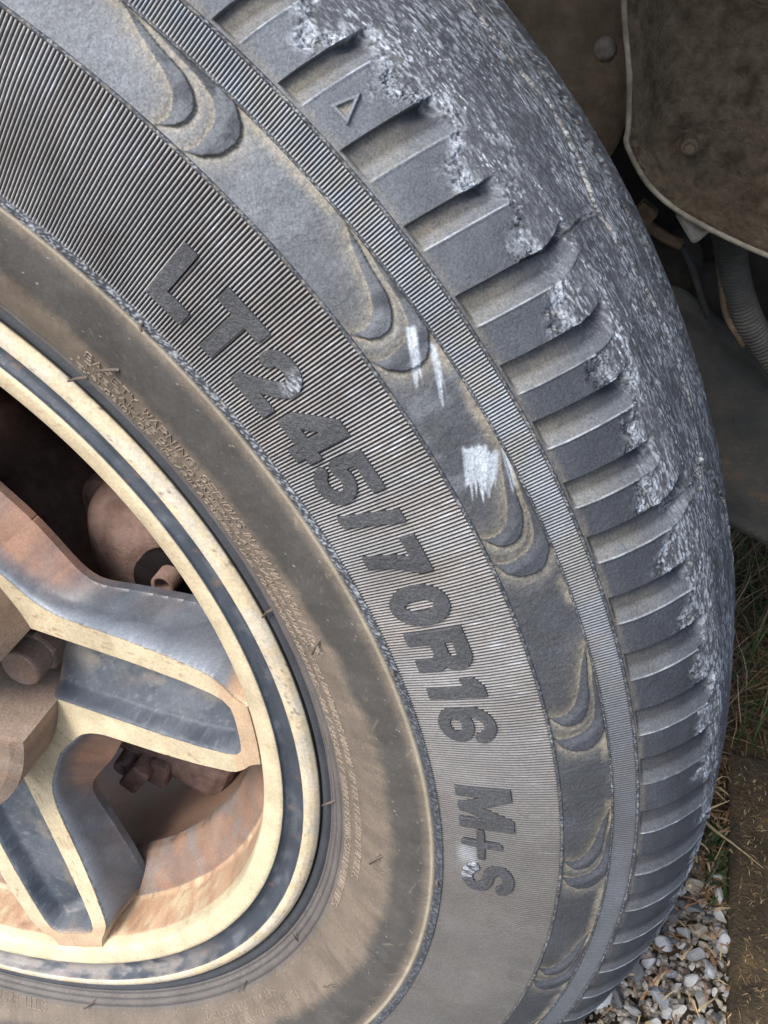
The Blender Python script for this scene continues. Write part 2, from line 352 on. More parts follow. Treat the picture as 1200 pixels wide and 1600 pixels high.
# worn grooves traced over the crown (degrees, metres along section)
GRV = [([(38, .212), (43.9, .208), (46.1, .2045), (49, .2105), (51.1, .207), (53.35, .1944), (54.3, .196), (56.13, .1985), (59.4, .2025), (61.9, .2035), (64, .199), (66.3, .190), (67.2, .183)], 1.15, 2.6),
       ([(52.55, .152), (52.95, .160), (53.1, .170), (53.2, .182), (53.5, .192)], .28, 2.0),
       ([(66.0, .160), (66.4, .176), (66.6, .188)], .25, 2.0),
       ([(66.6, .190), (69, .203), (71, .214), (76, .218), (84, .222)], 1.3, 2.0),
       ([(44, .228), (50, .231), (58, .226), (66, .229)], 1.1, 1.6)]
TRI = [(43.70, .1451), (43.22, .1372), (44.22, .1373)]
def tread_fields(A, S):
    skew = 30*(S-.1315)-4200*np.clip(S-.158, 0, .012)**2
    ap = A-skew
    k = np.clip(np.searchsorted(LE, ap, side='right')-1, 0, NL-1)
    u = ap-LE[k]; wd = RW[k]; send = SEND[k]+.002*(vn(A*3, S*0, 51)-.5)
    Amm = A*6.3; Smm = S*1000
    e1 = fbm(Amm*.28, Smm*.28, 52, 4); e2 = fbm(Amm*1.1, Smm*1.1, 53, 3)
    sw = np.interp(A, [28, 41, 44, 50, 56, 60, 70, 80, 88, 100], [.150, .151, .155, .1585, .157, .159, .158, .162, .166, .168])
    sw = sw+.012*(vn(Amm*.11, Smm*0, 54)-.5)+.009*(e1-.5)-.004*ss(u, wd+.3, wd+1.2)
    worn = ss(S-sw, -.0004, .0010)
    # sloping recess between two bars
    ins = ss(u, 0, .07)*(u < wd)
    t = np.clip(u/wd, 0, 1)
    rise = ss(S, send-.004, send+.0015)
    start = ss(S, .1320, .1332)
    cave = ss(S, send-.012, send-.003)*(1-ss(t, .15, .6))
    dep = (1-.4*ss(A, 62, 84))*(.0021*(1-.92*np.clip((t-.58)/.42, 0, 1))-.0002*t+.0018*cave)
    hr = -dep*ins*start*(1-rise)
    lip = .00030*np.exp(-((u-wd-.04)/.05)**2)*start*(1-worn)
    h = hr+lip
    rec = ins*start*(1-rise)
    # wear: circumferential scuffing, torn rubber at the block ends
    st = fbm(Amm*.50+Smm*.10, Smm*1.9, 55, 4); st2 = vn(Amm*1.1, Smm*3.2, 56)
    near = np.exp(-((S-sw-.0010)/.0036)**2)
    tear = np.abs(fbm(Amm*1.1+e1*1.5, Smm*1.3, 57, 4)-.5)*2
    h = h+worn*(1-rec)*((st-.5)*.00038+(st2-.5)*.00006-.0004)
    h = h+near*(1-.8*rec)*((e1-.5)*.0017+(e2-.5)*.0005-.0008*np.exp(-(tear/.06)**2))
    h = h+.00012*(e2-.5)
    gr = np.zeros(A.shape)
    wob = (fbm(Amm*.25, Smm*.25, 58)-.5)*2.2+(vn(Amm*1.3, Smm*1.3, 74)-.5)*.5
    for P, gw, gd in GRV:
        P = np.array(P); lo, hi = P[:, 0].min()-1, P[:, 0].max()+1
        mk = (A > lo) & (A < hi)
        if not mk.any(): continue
        d = line_dist(Amm[mk]+wob[mk], Smm[mk]+wob[mk]*.6, P*np.array([6.3, 1000]))
        g = ss(gw*(.5+.9*vn(Amm[mk]*.16, Smm[mk]*.16, 59))-d, -.4, .4)
        gr[mk] = np.maximum(gr[mk], g); h[mk] -= g*gd*.00050*(.7+.3*vn(Amm[mk]*1.5, Smm[mk]*1.5, 60))-.0005*np.exp(-((d-gw*1.1)/.5)**2)
    # colours
    C = np.broadcast_to(RUB*1.0, A.shape+(3,)).copy()
    C = C*(.9+.3*fbm(Amm*.1, Smm*.2, 63))[..., None]
    C = mixc(C, PALE*.75, .35*ss(62-A, 0, 22)*(1-rec))                        # greyer, paler rubber round the top
    C = mixc(C, DUST*.62, (.10+.62*fbm(Amm*.3, Smm*.3, 64))*(1-.75*ss(A, 60, 80))*rec*(1-ss(S, .140, .158)))
    C = mixc(C, PALE*.70, rec*ss(t, .55, .75)*(.34-.14*ss(A, 60, 80))*(.5+.7*e2))
    C = mixc(C, DARK*1.3, rec*(1-ss(t, .02, .5))*.35*(.5+.6*e1))  # shade under each bar's lower edge painted into the recess
    C = mixc(C, PALE*1.2, np.exp(-((u-wd-.01)/.025)**2)*start*(1-ss(S, send-.002, send+.006))*(.25+.8*vn(Amm*.2, Smm*.35, 65)))  # highlight along each bar's upper edge painted as a pale line
    C = mixc(C, DUST*.8, .45*ss(.1345-S, 0, .002)*fbm(Amm*.4, Smm, 66))
    big = fbm(Amm*.05, Smm*.10, 73, 3); wc = mixc(np.broadcast_to(RUB*np.array([1.45, 1.4, 1.35]), A.shape+(3,)).copy(), PALE*.95, ss(st, .46, .70)*(.25+.75*ss(big, .38, .6)))
    wc = mixc(wc, PALE*1.9, ss(vn(Amm*.9+Smm*.25, Smm*2.6, 67), .72, .95)*ss(fbm(Amm*.12, Smm*.2, 68), .42, .62)*.75)
    wc = mixc(wc, DARK, ss(vn(Amm*.7, Smm*3.0, 69), .78, .95)*.5)
    C = mixc(C, wc, worn*(1-.75*rec))
    C = mixc(C, PALE*1.05, near*(1-rec)*ss(e2*.6+e1*.5, .55, .72)*.75)
    chip_ = ss(fbm(Amm*.22, Smm*.22, 75), .50, .56)*near*(1-rec); C = mixc(C, PALE*1.15, chip_*(.35+.65*ss(fbm(Amm*1.6, Smm*1.6, 76, 3), .42, .58)))
    C = mixc(C, (.6, .55, .36), near*(1-rec)*ss(vn(Amm*.9, Smm*.9, 71), .88, .97)*.6)
    C = mixc(C, DARK*.6, near*(1-rec)*np.exp(-(tear/.07)**2)*.7)
    C = mixc(C, DARK*.5, cave*rec*.5)  # shade inside the hollow recess ends painted in
    gc = mixc(np.broadcast_to(DARK, A.shape+(3,)).copy(), (.46, .44, .37), ss(fbm(Amm*1.3, Smm*1.3, 72, 3), .36, .58)*.95)
    C = mixc(C, gc, gr*.85*ss(S, .178, .186)); C = mixc(C, DARK*.6, gr*.8*(1-ss(S, .178, .186)))
    tm = (A > 42.8) & (A < 44.7) & (S < .148)
    if tm.any():
        dt = poly_sdf(A[tm]*6.1, S[tm]*1000, [(a*6.1, s*1000) for a, s in TRI]); C[tm] = mixc(mixc(C[tm], DUST*.9, ss(-dt, .9, 1.3)*.7), PALE*.8, ss(.45-np.abs(dt+.5), 0, .3)*.5)
    return h, C, gr
# triangle mark moulded on one block
def tri_h(A, S):
    m_ = (A > 42.8) & (A < 44.7) & (S < .148); o = np.zeros(A.shape)
    if m_.any():
        d = poly_sdf(A[m_]*6.1, S[m_]*1000, [(a*6.1, s*1000) for a, s in TRI]); o[m_] = .0009*ss(.62-np.abs(d+.5), 0, .3)
    return o
Sf = np.concatenate([np.linspace(.1315, .170, 118), np.linspace(.1703, .222, 120), np.linspace(.224, .300, 26)])
Sl = np.concatenate([np.linspace(.1315, .170, 24), np.linspace(.173, .300, 20)])
cuts = LE+RW*.55
for k in range(NL):
    a0 = cuts[k]; a1 = cuts[k+1] if k < NL-1 else cuts[0]+360
    vis = a1 > 33 and a0 < 108
    A = np.linspace(a0, a1, 60 if vis else 14); S = Sf if vis else Sl
    if vis:                                      # finer columns where a bar's steep edge falls
        A = np.unique(np.concatenate([A, np.linspace(a1-RW[min(k+1, NL-1)]*.55-.12, a1-RW[min(k+1, NL-1)]*.55+.12, 8)]))
        if k == 4: A = np.unique(np.concatenate([A, np.linspace(43.0, 44.4, 40)]))
    AA, SS = np.meshgrid(A, S, indexing='ij')
    # columns follow the slant of the bars so that their edges stay sharp
    AA = AA+30*(SS-.1315)-4200*np.clip(SS-.158, 0, .012)**2
    wrap = AA-360*(AA > 388+np.interp(0, [0], [0])) if k == NL-1 else AA
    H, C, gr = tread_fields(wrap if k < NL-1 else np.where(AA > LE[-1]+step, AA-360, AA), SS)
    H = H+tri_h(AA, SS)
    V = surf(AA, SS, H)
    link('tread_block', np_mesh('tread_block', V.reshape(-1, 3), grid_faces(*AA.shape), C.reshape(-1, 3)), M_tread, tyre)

# --- raised size lettering ---------------------------------------------------------------------------------------
def arc(cx, cy, rx, ry, a0, a1, n=14):
    t = np.radians(np.linspace(a0, a1, n)); return [(cx+rx*math.cos(x), cy+ry*math.sin(x)) for x in t]
HH = 18.0
def glyphs():
    w_ = 2.25
    G = {}
    # u to the right, v upward, in millimetres; each glyph: (strokes, half width, width)
    G['L'] = ([[(w_, 20), (w_, -2)], [(0, w_), (12.2, w_)]], w_, 12.2)
    G['T'] = ([[(0, 18-w_), (14.6, 18-w_)], [(7.3, 20), (7.3, -2)]], w_, 14.6)
    G['2'] = ([arc(6.6, 12.2, 4.6, 3.6, 175, -30)+[(9.4, 8.8), (3.2, 3.2), (2.0, w_)], [(0.4, w_), (13.4, w_)]], 2.1, 13.6)
    G['4'] = ([[(10.0, 20), (10.0, -2)], [(10.0, 17.4), (1.2, 6.2)], [(0.2, 5.0), (14.4, 5.0)]], w_-.1, 14.4)
    G['5'] = ([[(3.0, 18-1.95), (12.8, 18-1.95)], [(2.9, 16.2), (2.3, 9.4)], [(2.4, 9.0)]+arc(6.9, 5.9, 4.8, 3.95, 125, -152)], 1.95, 13.8)
    G['/'] = ([[(1.1, -3), (6.0, 21)]], 1.7, 7.2)
    G['7'] = ([[(0, 18-w_), (12.8, 18-w_)], [(11.2, 16.8), (7.0, 9.0), (4.4, -2)]], w_, 12.8)
    G['0'] = ([arc(6.6, 9, 4.4, 6.8, 0, 360, 30)], w_, 13.2)
    G['R'] = ([[(w_, 20), (w_, -2)], [(w_, 18-w_), (8.6, 18-w_)]+arc(8.6, 12.4, 3.6, 3.35, 90, -90)+[(8.6, 9.05), (w_, 9.05)], [(9.2, 9.2), (11.9, 6.6), (12.2, -2)]], w_, 14.6)
    G['1'] = ([[(5.6, 20), (5.6, -2)], [(1.0, 13.4), (4.6, 15.6)]], w_, 8.2)
    G['6'] = ([arc(6.9, 5.6, 4.8, 3.7, 0, 360, 24), arc(7.3, 10.2, 5.3, 5.9, 215, 22, 20)], 1.85, 13.8)
    G['M'] = ([[(w_, 20), (w_, -2)], [(w_+.6, 17.6), (9.0, 2.0)], [(17.4-w_, 17.6), (8.4, 2.0)], [(18.0-w_, 20), (18.0-w_, -2)]], w_-.25, 18.0)
    G['+'] = ([[(0, 6.6), (12.2, 6.6)], [(6.1, 0.9), (6.1, 12.6)]], 1.3, 12.2)
    G['S'] = ([arc(6.6, 12.6, 4.5, 3.5, 20, 250, 16)+arc(6.6, 5.4, 4.6, 3.5, 70, -160, 16)], 1.9, 13.2)
    return G
G = glyphs()
LAB = {'2': 'raised digit 2, its upper curve scuffed pale', 'S': 'raised letter S with a pale rubbed patch', 'L': 'raised letter L at the start of the size marking'}
# character, start angle, end angle (degrees at the letter line)
SIZE = [('L', 42.62, 45.0), ('T', 45.42, 48.28), ('2', 48.72, 51.45), ('4', 52.0, 54.95), ('5', 55.15, 57.8), ('/', 58.35, 59.95), ('7', 60.72, 63.12), ('0', 63.75, 66.5),
        ('R', 66.93, 69.95), ('1', 70.55, 72.12), ('6', 72.8, 75.6), ('M', 79.6, 83.6), ('+', 83.9, 86.45), ('S', 87.15, 90.2)]
S0, S1 = .0714, .0898
for ch, a0, a1 in SIZE:
    strokes, hw, wid = G[ch]
    nx, ny = int(wid/.27)+8, int(HH/.27)+8
    U, Vv = np.meshgrid(np.linspace(-1.2, wid+1.2, nx), np.linspace(-1.2, HH+1.2, ny), indexing='ij')
    D = np.full(U.shape, 1e9)
    for s in strokes: D = np.minimum(D, line_dist(U, Vv, s)-hw)
    D = np.maximum(np.maximum(D, -Vv), Vv-HH)
    if ch in 'LT24571R': D = np.maximum(D, np.maximum(-U, U-wid))
    D = D+(fbm(U*.9, Vv*.9, ord(ch))-.5)*.18
    pts, polys, segs = contour(U, Vv, D)
    ppu, ppv = pts[:, 0], pts[:, 1]
    A = a0+(a1-a0)*ppu/wid; S = S0+(S1-S0)*ppv/HH
    bseg = set(i for s in segs for i in s)
    h = np.full(len(pts), .00075)+(fbm(ppu*1.2, ppv*1.2, 5+ord(ch))-.5)*.0003
    bi = sorted(bseg); h[bi] -= .00012
    V = surf(A, S, h); Vb = surf(A[bi], S[bi], np.full(len(bi), -.00085))
    mp_ = {b: len(pts)+i for i, b in enumerate(bi)}
    F = [p for p in polys]+[[b, a, mp_[a], mp_[b]] for a, b in segs]
    C = np.broadcast_to(np.array((.074, .078, .085)), (len(pts), 3)).copy()*(.85+.35*fbm(ppu*.5, ppv*.5, 92))[:, None]
    if ch == '2': C = mixc(C, PALE*1.25, ss(ppu, 6.5, 11)*ss(ppv, 8, 14)*ss(vn(ppu*1.0+ppv*.3, ppv*2.6, 93), .25, .8)*.85)
    if ch == 'S': C = mixc(C, PALE*1.25, ss(7.5-ppv, 0, 2.5)*ss(9-ppu, 0, 3)*ss(vn(ppu*2.2, ppv*.8, 94), .2, .8)*.85)
    Cb = np.broadcast_to(DARK, (len(bi), 3))
    o = link('raised_letter', np_mesh('raised_letter', np.concatenate([V, Vb]), F, np.concatenate([C, Cb]), smooth=False), M_letter, tyre)
    if ch in LAB: o['label'] = LAB[ch]
    else: o['label'] = 'raised %s of the size marking' % ({'/': 'slash', '+': 'plus sign'}.get(ch, ('digit ' if ch.isdigit() else 'letter ')+ch))

# --- small moulded lettering ---------------------------------------------------------------------------------------
SF = {'A': [[(0,0),(2,6),(4,0)],[(.8,2.2),(3.2,2.2)]], 'B': [[(0,0),(0,6),(3,6),(4,5),(4,4),(3,3),(0,3)],[(3,3),(4,2),(4,1),(3,0),(0,0)]], 'C': [[(4,5),(3,6),(1,6),(0,5),(0,1),(1,0),(3,0),(4,1)]],
 'D': [[(0,0),(0,6),(2.6,6),(4,4.6),(4,1.4),(2.6,0),(0,0)]], 'E': [[(4,6),(0,6),(0,0),(4,0)],[(0,3),(3,3)]], 'F': [[(4,6),(0,6),(0,0)],[(0,3),(3,3)]], 'G': [[(4,5),(3,6),(1,6),(0,5),(0,1),(1,0),(4,0),(4,2.8),(2.4,2.8)]],
 'H': [[(0,0),(0,6)],[(4,0),(4,6)],[(0,3),(4,3)]], 'I': [[(2,0),(2,6)]], 'J': [[(4,6),(4,1),(3,0),(1,0),(0,1)]], 'K': [[(0,0),(0,6)],[(4,6),(0,2.6)],[(1.4,3.8),(4,0)]], 'L': [[(0,6),(0,0),(4,0)]],
 'M': [[(0,0),(0,6),(2.2,2),(4.4,6),(4.4,0)]], 'N': [[(0,0),(0,6),(4,0),(4,6)]], 'O': [[(1,0),(0,1.2),(0,4.8),(1,6),(3,6),(4,4.8),(4,1.2),(3,0),(1,0)]], 'P': [[(0,0),(0,6),(3,6),(4,5),(4,4),(3,3),(0,3)]],
 'Q': [[(1,0),(0,1.2),(0,4.8),(1,6),(3,6),(4,4.8),(4,1.2),(3,0),(1,0)],[(2.5,1.5),(4.2,-.4)]], 'R': [[(0,0),(0,6),(3,6),(4,5),(4,4),(3,3),(0,3)],[(2,3),(4,0)]], 'S': [[(4,5),(3,6),(1,6),(0,5),(0,4),(1,3),(3,3),(4,2),(4,1),(3,0),(1,0),(0,1)]],
 'T': [[(0,6),(4,6)],[(2,6),(2,0)]], 'U': [[(0,6),(0,1),(1,0),(3,0),(4,1),(4,6)]], 'V': [[(0,6),(2,0),(4,6)]], 'W': [[(0,6),(1.1,0),(2.3,5),(3.5,0),(4.6,6)]], 'X': [[(0,0),(4,6)],[(0,6),(4,0)]], 'Y': [[(0,6),(2,3),(4,6)],[(2,3),(2,0)]],
 'Z': [[(0,6),(4,6),(0,0),(4,0)]], ':': [[(1,1.2),(1,1.9)],[(1,3.8),(1,4.5)]], '-': [[(.3,3),(3.7,3)]], '/': [[(0,-.6),(3.4,6.6)]], '.': [[(1,0),(1,.6)]], ',': [[(1,.6),(.4,-.8)]], "'": [[(1,6),(1,4.8)]], '+': [[(0,3),(4,3)],[(2,1),(2,5)]],
 '2': [[(0,5),(1,6),(3,6),(4,5),(4,4),(0,0),(4,0)]], '*': [[(.6,2.6),(1.6,2.6)]]}
def small_text(lines, name='warning_lettering', label=None, capk=1.0):
    V, F, C = [], [], []
    for txt, a0, a1, s0, s1, flip in lines:
        adv = []; x = 0
        for ch in txt: adv.append(x); x += 3.2 if ch in ' ' else (3.0 if ch in ":.,'I" else 5.6)
        tot = x-1.6
        for ch, xo in zip(txt, adv):
            if ch == ' ': continue
            for st in SF[ch]:
                if ch == 'I': st = [(px-.8, py) for px, py in st]
                P = [(px+xo, py) for px, py in st]
                for (x0, y0), (x1, y1) in zip(P[:-1], P[1:]):
                    ends = []
                    for (px, py) in ((x0, y0), (x1, y1)):
                        A = a0+(a1-a0)*px/tot; S = s0+(s1-s0)*py/6.0; ends.append((A, S))
                    r = np.interp(s0, _sd, _r)
                    dx = math.radians(ends[1][0]-ends[0][0])*r; dy = ends[1][1]-ends[0][1]; L = math.hypot(dx, dy)+1e-9
                    ux, uy = dx/L, dy/L; wd = .00026; b = len(V)
                    for (A, S), e in zip(ends, (-1, 1)):
                        for (o_, h_) in ((-wd*1.3, -.0002), (-wd*.5, .00036), (wd*.5, .00036), (wd*1.3, -.0002)):
                            da = (-uy*o_+e*ux*wd*.7)/r; ds = ux*o_+e*uy*wd*.7
                            V.append(surf(np.array(A+math.degrees(da)), np.array(S+ds), np.array(h_))); C.append(BROWN*(1.3 if h_ > 0 else .4)*(.9+.2*random.random()))  # letter sides painted dark and tops pale, as raised shading
                    for i in range(3): F.append([b+i, b+i+1, b+4+i+1, b+4+i])
                    F.append([b+3, b+2, b+1, b]); F.append([b+4, b+5, b+6, b+7])
    o = link(name, np_mesh(name, np.array(V), F, np.array(C), smooth=False), M_side, tyre)
    o['label'] = label
    return o
small_text([('SAFETY', 41.9, 46.3, .0318, .0366, 0), ('WARNING:', 47.0, 52.2, .0318, .0366, 0), ('SERIOUS', 52.8, 57.3, .0318, .0366, 0), ('INJURY', 57.8, 60.6, .0318, .0366, 0), ('MAY', 61.1, 62.6, .0318, .0366, 0), ('RESULT', 63.1, 66.2, .0318, .0366, 0), ('FROM:', 66.7, 69.1, .0318, .0366, 0)], label='first line of the moulded safety warning')
small_text([('*TIRE FAILURE DUE TO UNDERINFLATION/OVERLOADING--FOLLOW OWNERS MANUAL OR TIRE PLACARD IN VEHICLE.', 41.4, 97.4, .0256, .0290, 0)], label='second line of the moulded safety warning')
small_text([('*EXPLOSION OF TIRE/RIM ASSEMBLY DUE TO IMPROPER MOUNTING--ONLY SPECIALLY TRAINED PERSONS SHOULD MOUNT TIRES.', 40.9, 104.5, .0194, .0226, 0)], label='third line of the moulded safety warning')
small_text([('PLIES: TREAD POLYESTER 2 + STEEL 2', 120.6, 146.0, .0288, .0333, 0), ('SIDEWALL POLYESTER 2', 124.3, 138.5, .0226, .0268, 0)], 'ply_lettering', label='moulded note of the tyre plies, upside down')
small_text([('STEEL BELTED RADIAL', 167.0, 182.0, .0182, .0238, 0)], 'belt_lettering', label='moulded words at the bottom of the tyre')

# --- rubber vent whiskers -------------------------------------------------------------------------------------------
def whisker(a, s, da, ds, hgt=.004, r=.0006):
    base = surf(np.array(a), np.array(s), np.array(-.0003)); tip = surf(np.array(a+da), np.array(s+ds), np.array(hgt))
    mid = (base+tip)/2+np.array([0, -.0008, .0006]); P = [base, mid, tip]; V, F = [], []
    for k, p in enumerate(P):
        d = Vector(P[min(k+1, 2)]-P[max(k-1, 0)]).normalized(); u = d.orthogonal().normalized(); v = d.cross(u)
        for j in range(7):
            t = 2*math.pi*j/7; q = Vector(p)+(u*math.cos(t)+v*math.sin(t))*r*(1.15 if k == 0 else 1-.2*k); V.append(q)
    for k in range(2):
        for j in range(7): F.append([k*7+j, k*7+(j+1) % 7, (k+1)*7+(j+1) % 7, (k+1)*7+j])
    F.append(list(range(13+1, 21)))
    C = np.broadcast_to(BROWN*.55, (len(V), 3))
    return link('vent_whisker', np_mesh('vent_whisker', np.array(V), F, C), M_side, tyre)
for q in [(44.2,.0418,-1.1,-.006,.003), (42.6,.0160,-1.0,-.006,.004), (43.55,.0622,.3,.001,.003), (67.4,.0385,1.0,-.003,.003), (66.3,.0118,.8,-.004,.004), (90.6,.0400,1.2,-.003,.003), (89.6,.0120,1.0,-.003,.004),
          (115.2,.0150,-1.0,-.003,.003), (113.4,.0402,.8,-.003,.003), (128.6,.0150,1.4,.003,.003), (158.3,.0140,1.6,.004,.003), (69.7,.0625,.2,.001,.002), (90.5,.0625,.2,.001,.002)]: whisker(*q)

# ------------------------------------------------------------------ rim barrel and ring
CREAM = np.array((.56, .475, .325)); CREAM2 = np.array((.50, .445, .30)); BLUEBLK = np.array((.052, .063, .080)); RUST = np.array((.27, .15, .095)); TAN = np.array((.42, .29, .19)); DKBR = np.array((.17, .11, .08))
RP = [(.2225,-.016,1),(.2228,-.003,1),(.2222,-.0008,0),(.2208,.0008,0),(.2188,.0017,0),(.2168,.0016,0),(.2160,.0008,2),(.2150,-.0020,2),(.2125,-.0042,2),(.2090,-.0044,2),(.2068,-.0032,2),(.2062,-.0018,3),(.2050,-.0014,3),(.2010,-.0024,3),(.1982,-.0036,3),(.1970,-.0046,4),(.1962,-.0065,4),(.1952,-.0110,5),(.1944,-.018,5),(.1936,-.026,5),(.1930,-.0300,6),(.1912,-.0318,7),(.1880,-.0335,7),(.1840,-.0375,7),(.1795,-.0435,7),(.1760,-.0490,8),(.1752,-.0525,8),(.1790,-.0580,9),(.1835,-.066,9),(.1850,-.100,9),(.1880,-.150,9),(.1960,-.190,9),(.2150,-.202,9)]
rp = np.array([(a, b) for a, b, c in RP]); sr = np.concatenate([[0], np.cumsum(np.hypot(*np.diff(rp, axis=0).T))])
zone = np.array([c for a, b, c in RP], float)
ZC = [BLUEBLK*.5, DARK, BLUEBLK, CREAM, CREAM2, TAN, TAN*1.1, RUST*.8, RUST*.6, DKBR]
su = np.unique(np.concatenate([sr]+[np.linspace(sr[i], sr[i+1], 4) for i in range(len(sr)-1)]))
Ar = np.linspace(0, 360, 1081)
AA, SS = np.meshgrid(Ar, su, indexing='ij')
R_ = np.interp(SS, sr, rp[:, 0]); Z_ = np.interp(SS, sr, rp[:, 1])
zi = np.clip(np.searchsorted(sr, SS+1e-9, side='right')-1, 0, len(RP)-1); zn = zone[zi].astype(int)
C = np.zeros(AA.shape+(3,))
n1 = fbm(AA*.5, SS*300, 101); n2 = fbm(AA*2.5, SS*900, 102); n3 = fbm(AA*.25, SS*60, 103)
cols = {0: CREAM*1.0, 1: DARK, 2: BLUEBLK, 3: CREAM, 4: CREAM2, 5: TAN, 6: TAN, 7: np.array((.20, .14, .11)), 8: np.array((.12, .085, .065)), 9: DKBR*1.5}
for k, c in cols.items(): C[zn == k] = c
w0 = (zn == 0); C = np.where(w0[..., None], mixc(C, np.array((.50, .47, .40)), ss(n1, .45, .62)*.7), C)
C = np.where(w0[..., None], mixc(C, RUST*.8, ss(n2, .68, .76)*.4*ss(n3, .4, .6)), C); C = np.where(w0[..., None], mixc(C, BLUEBLK, ss(n2, .70, .78)*.5*ss(n3, .35, .55)), C)
w2 = (zn == 2); C = np.where(w2[..., None], mixc(C, PALE*.55, ss(n1, .5, .75)*.28), C); C = np.where(w2[..., None], mixc(C, np.array((.26, .24, .22)), ss(AA, 120, 150)*.75*ss(n3+n1, .7, 1.2)), C)
C = np.where(w2[..., None], mixc(C, RUST, ss(fbm(AA*.8, SS*250, 104), .72, .78)*.3), C)
w3 = (zn == 3) | (zn == 4); C = np.where(w3[..., None], mixc(C, RUST*.9, ss(n2, .74, .80)*.35), C); C = np.where(w3[..., None], mixc(C, np.array((.52, .52, .34)), ss(fbm(AA*.12, SS*30, 105), .5, .65)*.6), C)
w5 = (zn == 5) | (zn == 6); fl = vn(AA*1.1, SS*160, 106); C = np.where(w5[..., None], mixc(C, CREAM2, ss(fbm(AA*.3, SS*120, 107), .45, .7)*.6), C)
C = np.where(w5[..., None], mixc(C, DKBR*1.5, ss(vn(AA*.9+SS*150, SS*220, 108), .80, .9)*.75), C); C = np.where(w5[..., None], mixc(C, RUST*1.2, ss(fl, .5, .8)*.5), C)
w7 = (zn == 7) | (zn == 8); C = np.where(w7[..., None], mixc(C, np.array((.19, .18, .175)), ss(n3*.6+n1*.4, .45, .6)*.6), C); C = np.where(w7[..., None], mixc(C, RUST*1.1, ss(fbm(AA*.4, SS*80, 109), .5, .65)*.4), C)
jit = (n2-.5)*.00015
a = np.radians(AA); V = np.stack([(R_+jit)*np.sin(a), -(Z_+jit), (R_+jit)*np.cos(a)], -1)
rim = link('rim', np_mesh('rim', V.reshape(-1, 3), grid_faces(*AA.shape, flip=True), C.reshape(-1, 3)), M_rim, wheel)
tag(rim, 'rim barrel with two cream rings and a dark painted groove')

# ------------------------------------------------------------------ spokes (one sector, five times)
def face_z(r): return -.008-.19*(.18-np.minimum(r, .2))
gx = np.arange(.050, .2005, .00062); gy = np.arange(-.115, .1151, .00062)
GX, GY = np.meshgrid(gx, gy, indexing='ij'); GR = np.hypot(GX, GY); GT = np.degrees(np.arctan2(GY, GX))
O_ = [(.070, .0385), (.085, .0372), (.0935, .0345), (.11, .0330), (.14, .0315), (.16, .0297), (.178, .0268), (.1820, .0255), (.1860, .0225), (.1900, .0185), (.1940, .0160), (.1985, .0150)]
O_ = O_+[(x, -y) for x, y in O_[::-1]]
Cc = [(.060, .0212), (.10, .0205), (.14, .0198), (.165, .0185), (.179, .0168), (.1840, .0152), (.1872, .0118), (.1880, .0060)]
Cc = Cc+[(x, -y) for x, y in Cc[::-1]]
dO = poly_sdf(GX, GY, O_); dDisc = GR-.0950
dOut = smin(dO, dDisc, .022)
# the neighbouring spokes take part in the rounded web between two spokes
for sgn in (-1, 1):
    t = math.radians(72*sgn); X2 = GX*math.cos(t)+GY*math.sin(t); Y2 = -GX*math.sin(t)+GY*math.cos(t)
    dOut = np.minimum(dOut, smin(poly_sdf(X2, Y2, O_), dDisc, .022))
dC = poly_sdf(GX, GY, Cc); dH = GR-.0830
dIn = smin(dC, dH, .004)
dSec = (np.abs(GT)-36)*np.pi/180*GR                       # sector clip
dFace = np.maximum(np.maximum(np.maximum(dOut, -dIn), dSec), GR-.1962)
REAR = -.042
dRear = np.minimum(dOut-.0062, GR-.1165)
dRear = smin(dOut-.0062, GR-.1165, .012)
def spoke_depth():
    q = np.clip(dOut/np.maximum(dOut-dRear, 1e-5), 0, 1)
    full = np.maximum(face_z(GR)-REAR-.004, .002)
    d_out = np.where(dOut > 0, full*(.25*ss(q, 0, .3)+.75*q), 0)
    di = np.maximum(-dIn, 0)
    vv = np.clip((.0185-np.abs(GY))/.0185, 0, 1)
    chan = (.0085*ss(di, 0, .0030)+.0085*vv)*ss(di, 0, .0020)*(1-ss(GX, .180, .188)*.25)
    deep = .022*ss(.0835-GR, 0, .006)
    return d_out+chan+deep*ss(di, 0, .003)
dep = spoke_depth()
dBody = np.maximum(dRear, dSec); dBody = np.maximum(dBody, GR-.1962); dBody = np.maximum(dBody, .052-GR)
def lookup(pts, F):
    i = (pts[:, 0]-gx[0])/.00062; j = (pts[:, 1]-gy[0])/.00062
    i0 = np.clip(i.astype(int), 0, len(gx)-2); j0 = np.clip(j.astype(int), 0, len(gy)-2); fi = i-i0; fj = j-j0
    return F[i0, j0]*(1-fi)*(1-fj)+F[i0+1, j0]*fi*(1-fj)+F[i0, j0+1]*(1-fi)*fj+F[i0+1, j0+1]*fi*fj
def to_xyz(pts, z, ang):
    r = np.hypot(pts[:, 0], pts[:, 1]); t = np.radians(ang)+np.arctan2(pts[:, 1], pts[:, 0])
    return np.stack([r*np.sin(t), -z, r*np.cos(t)], 1)
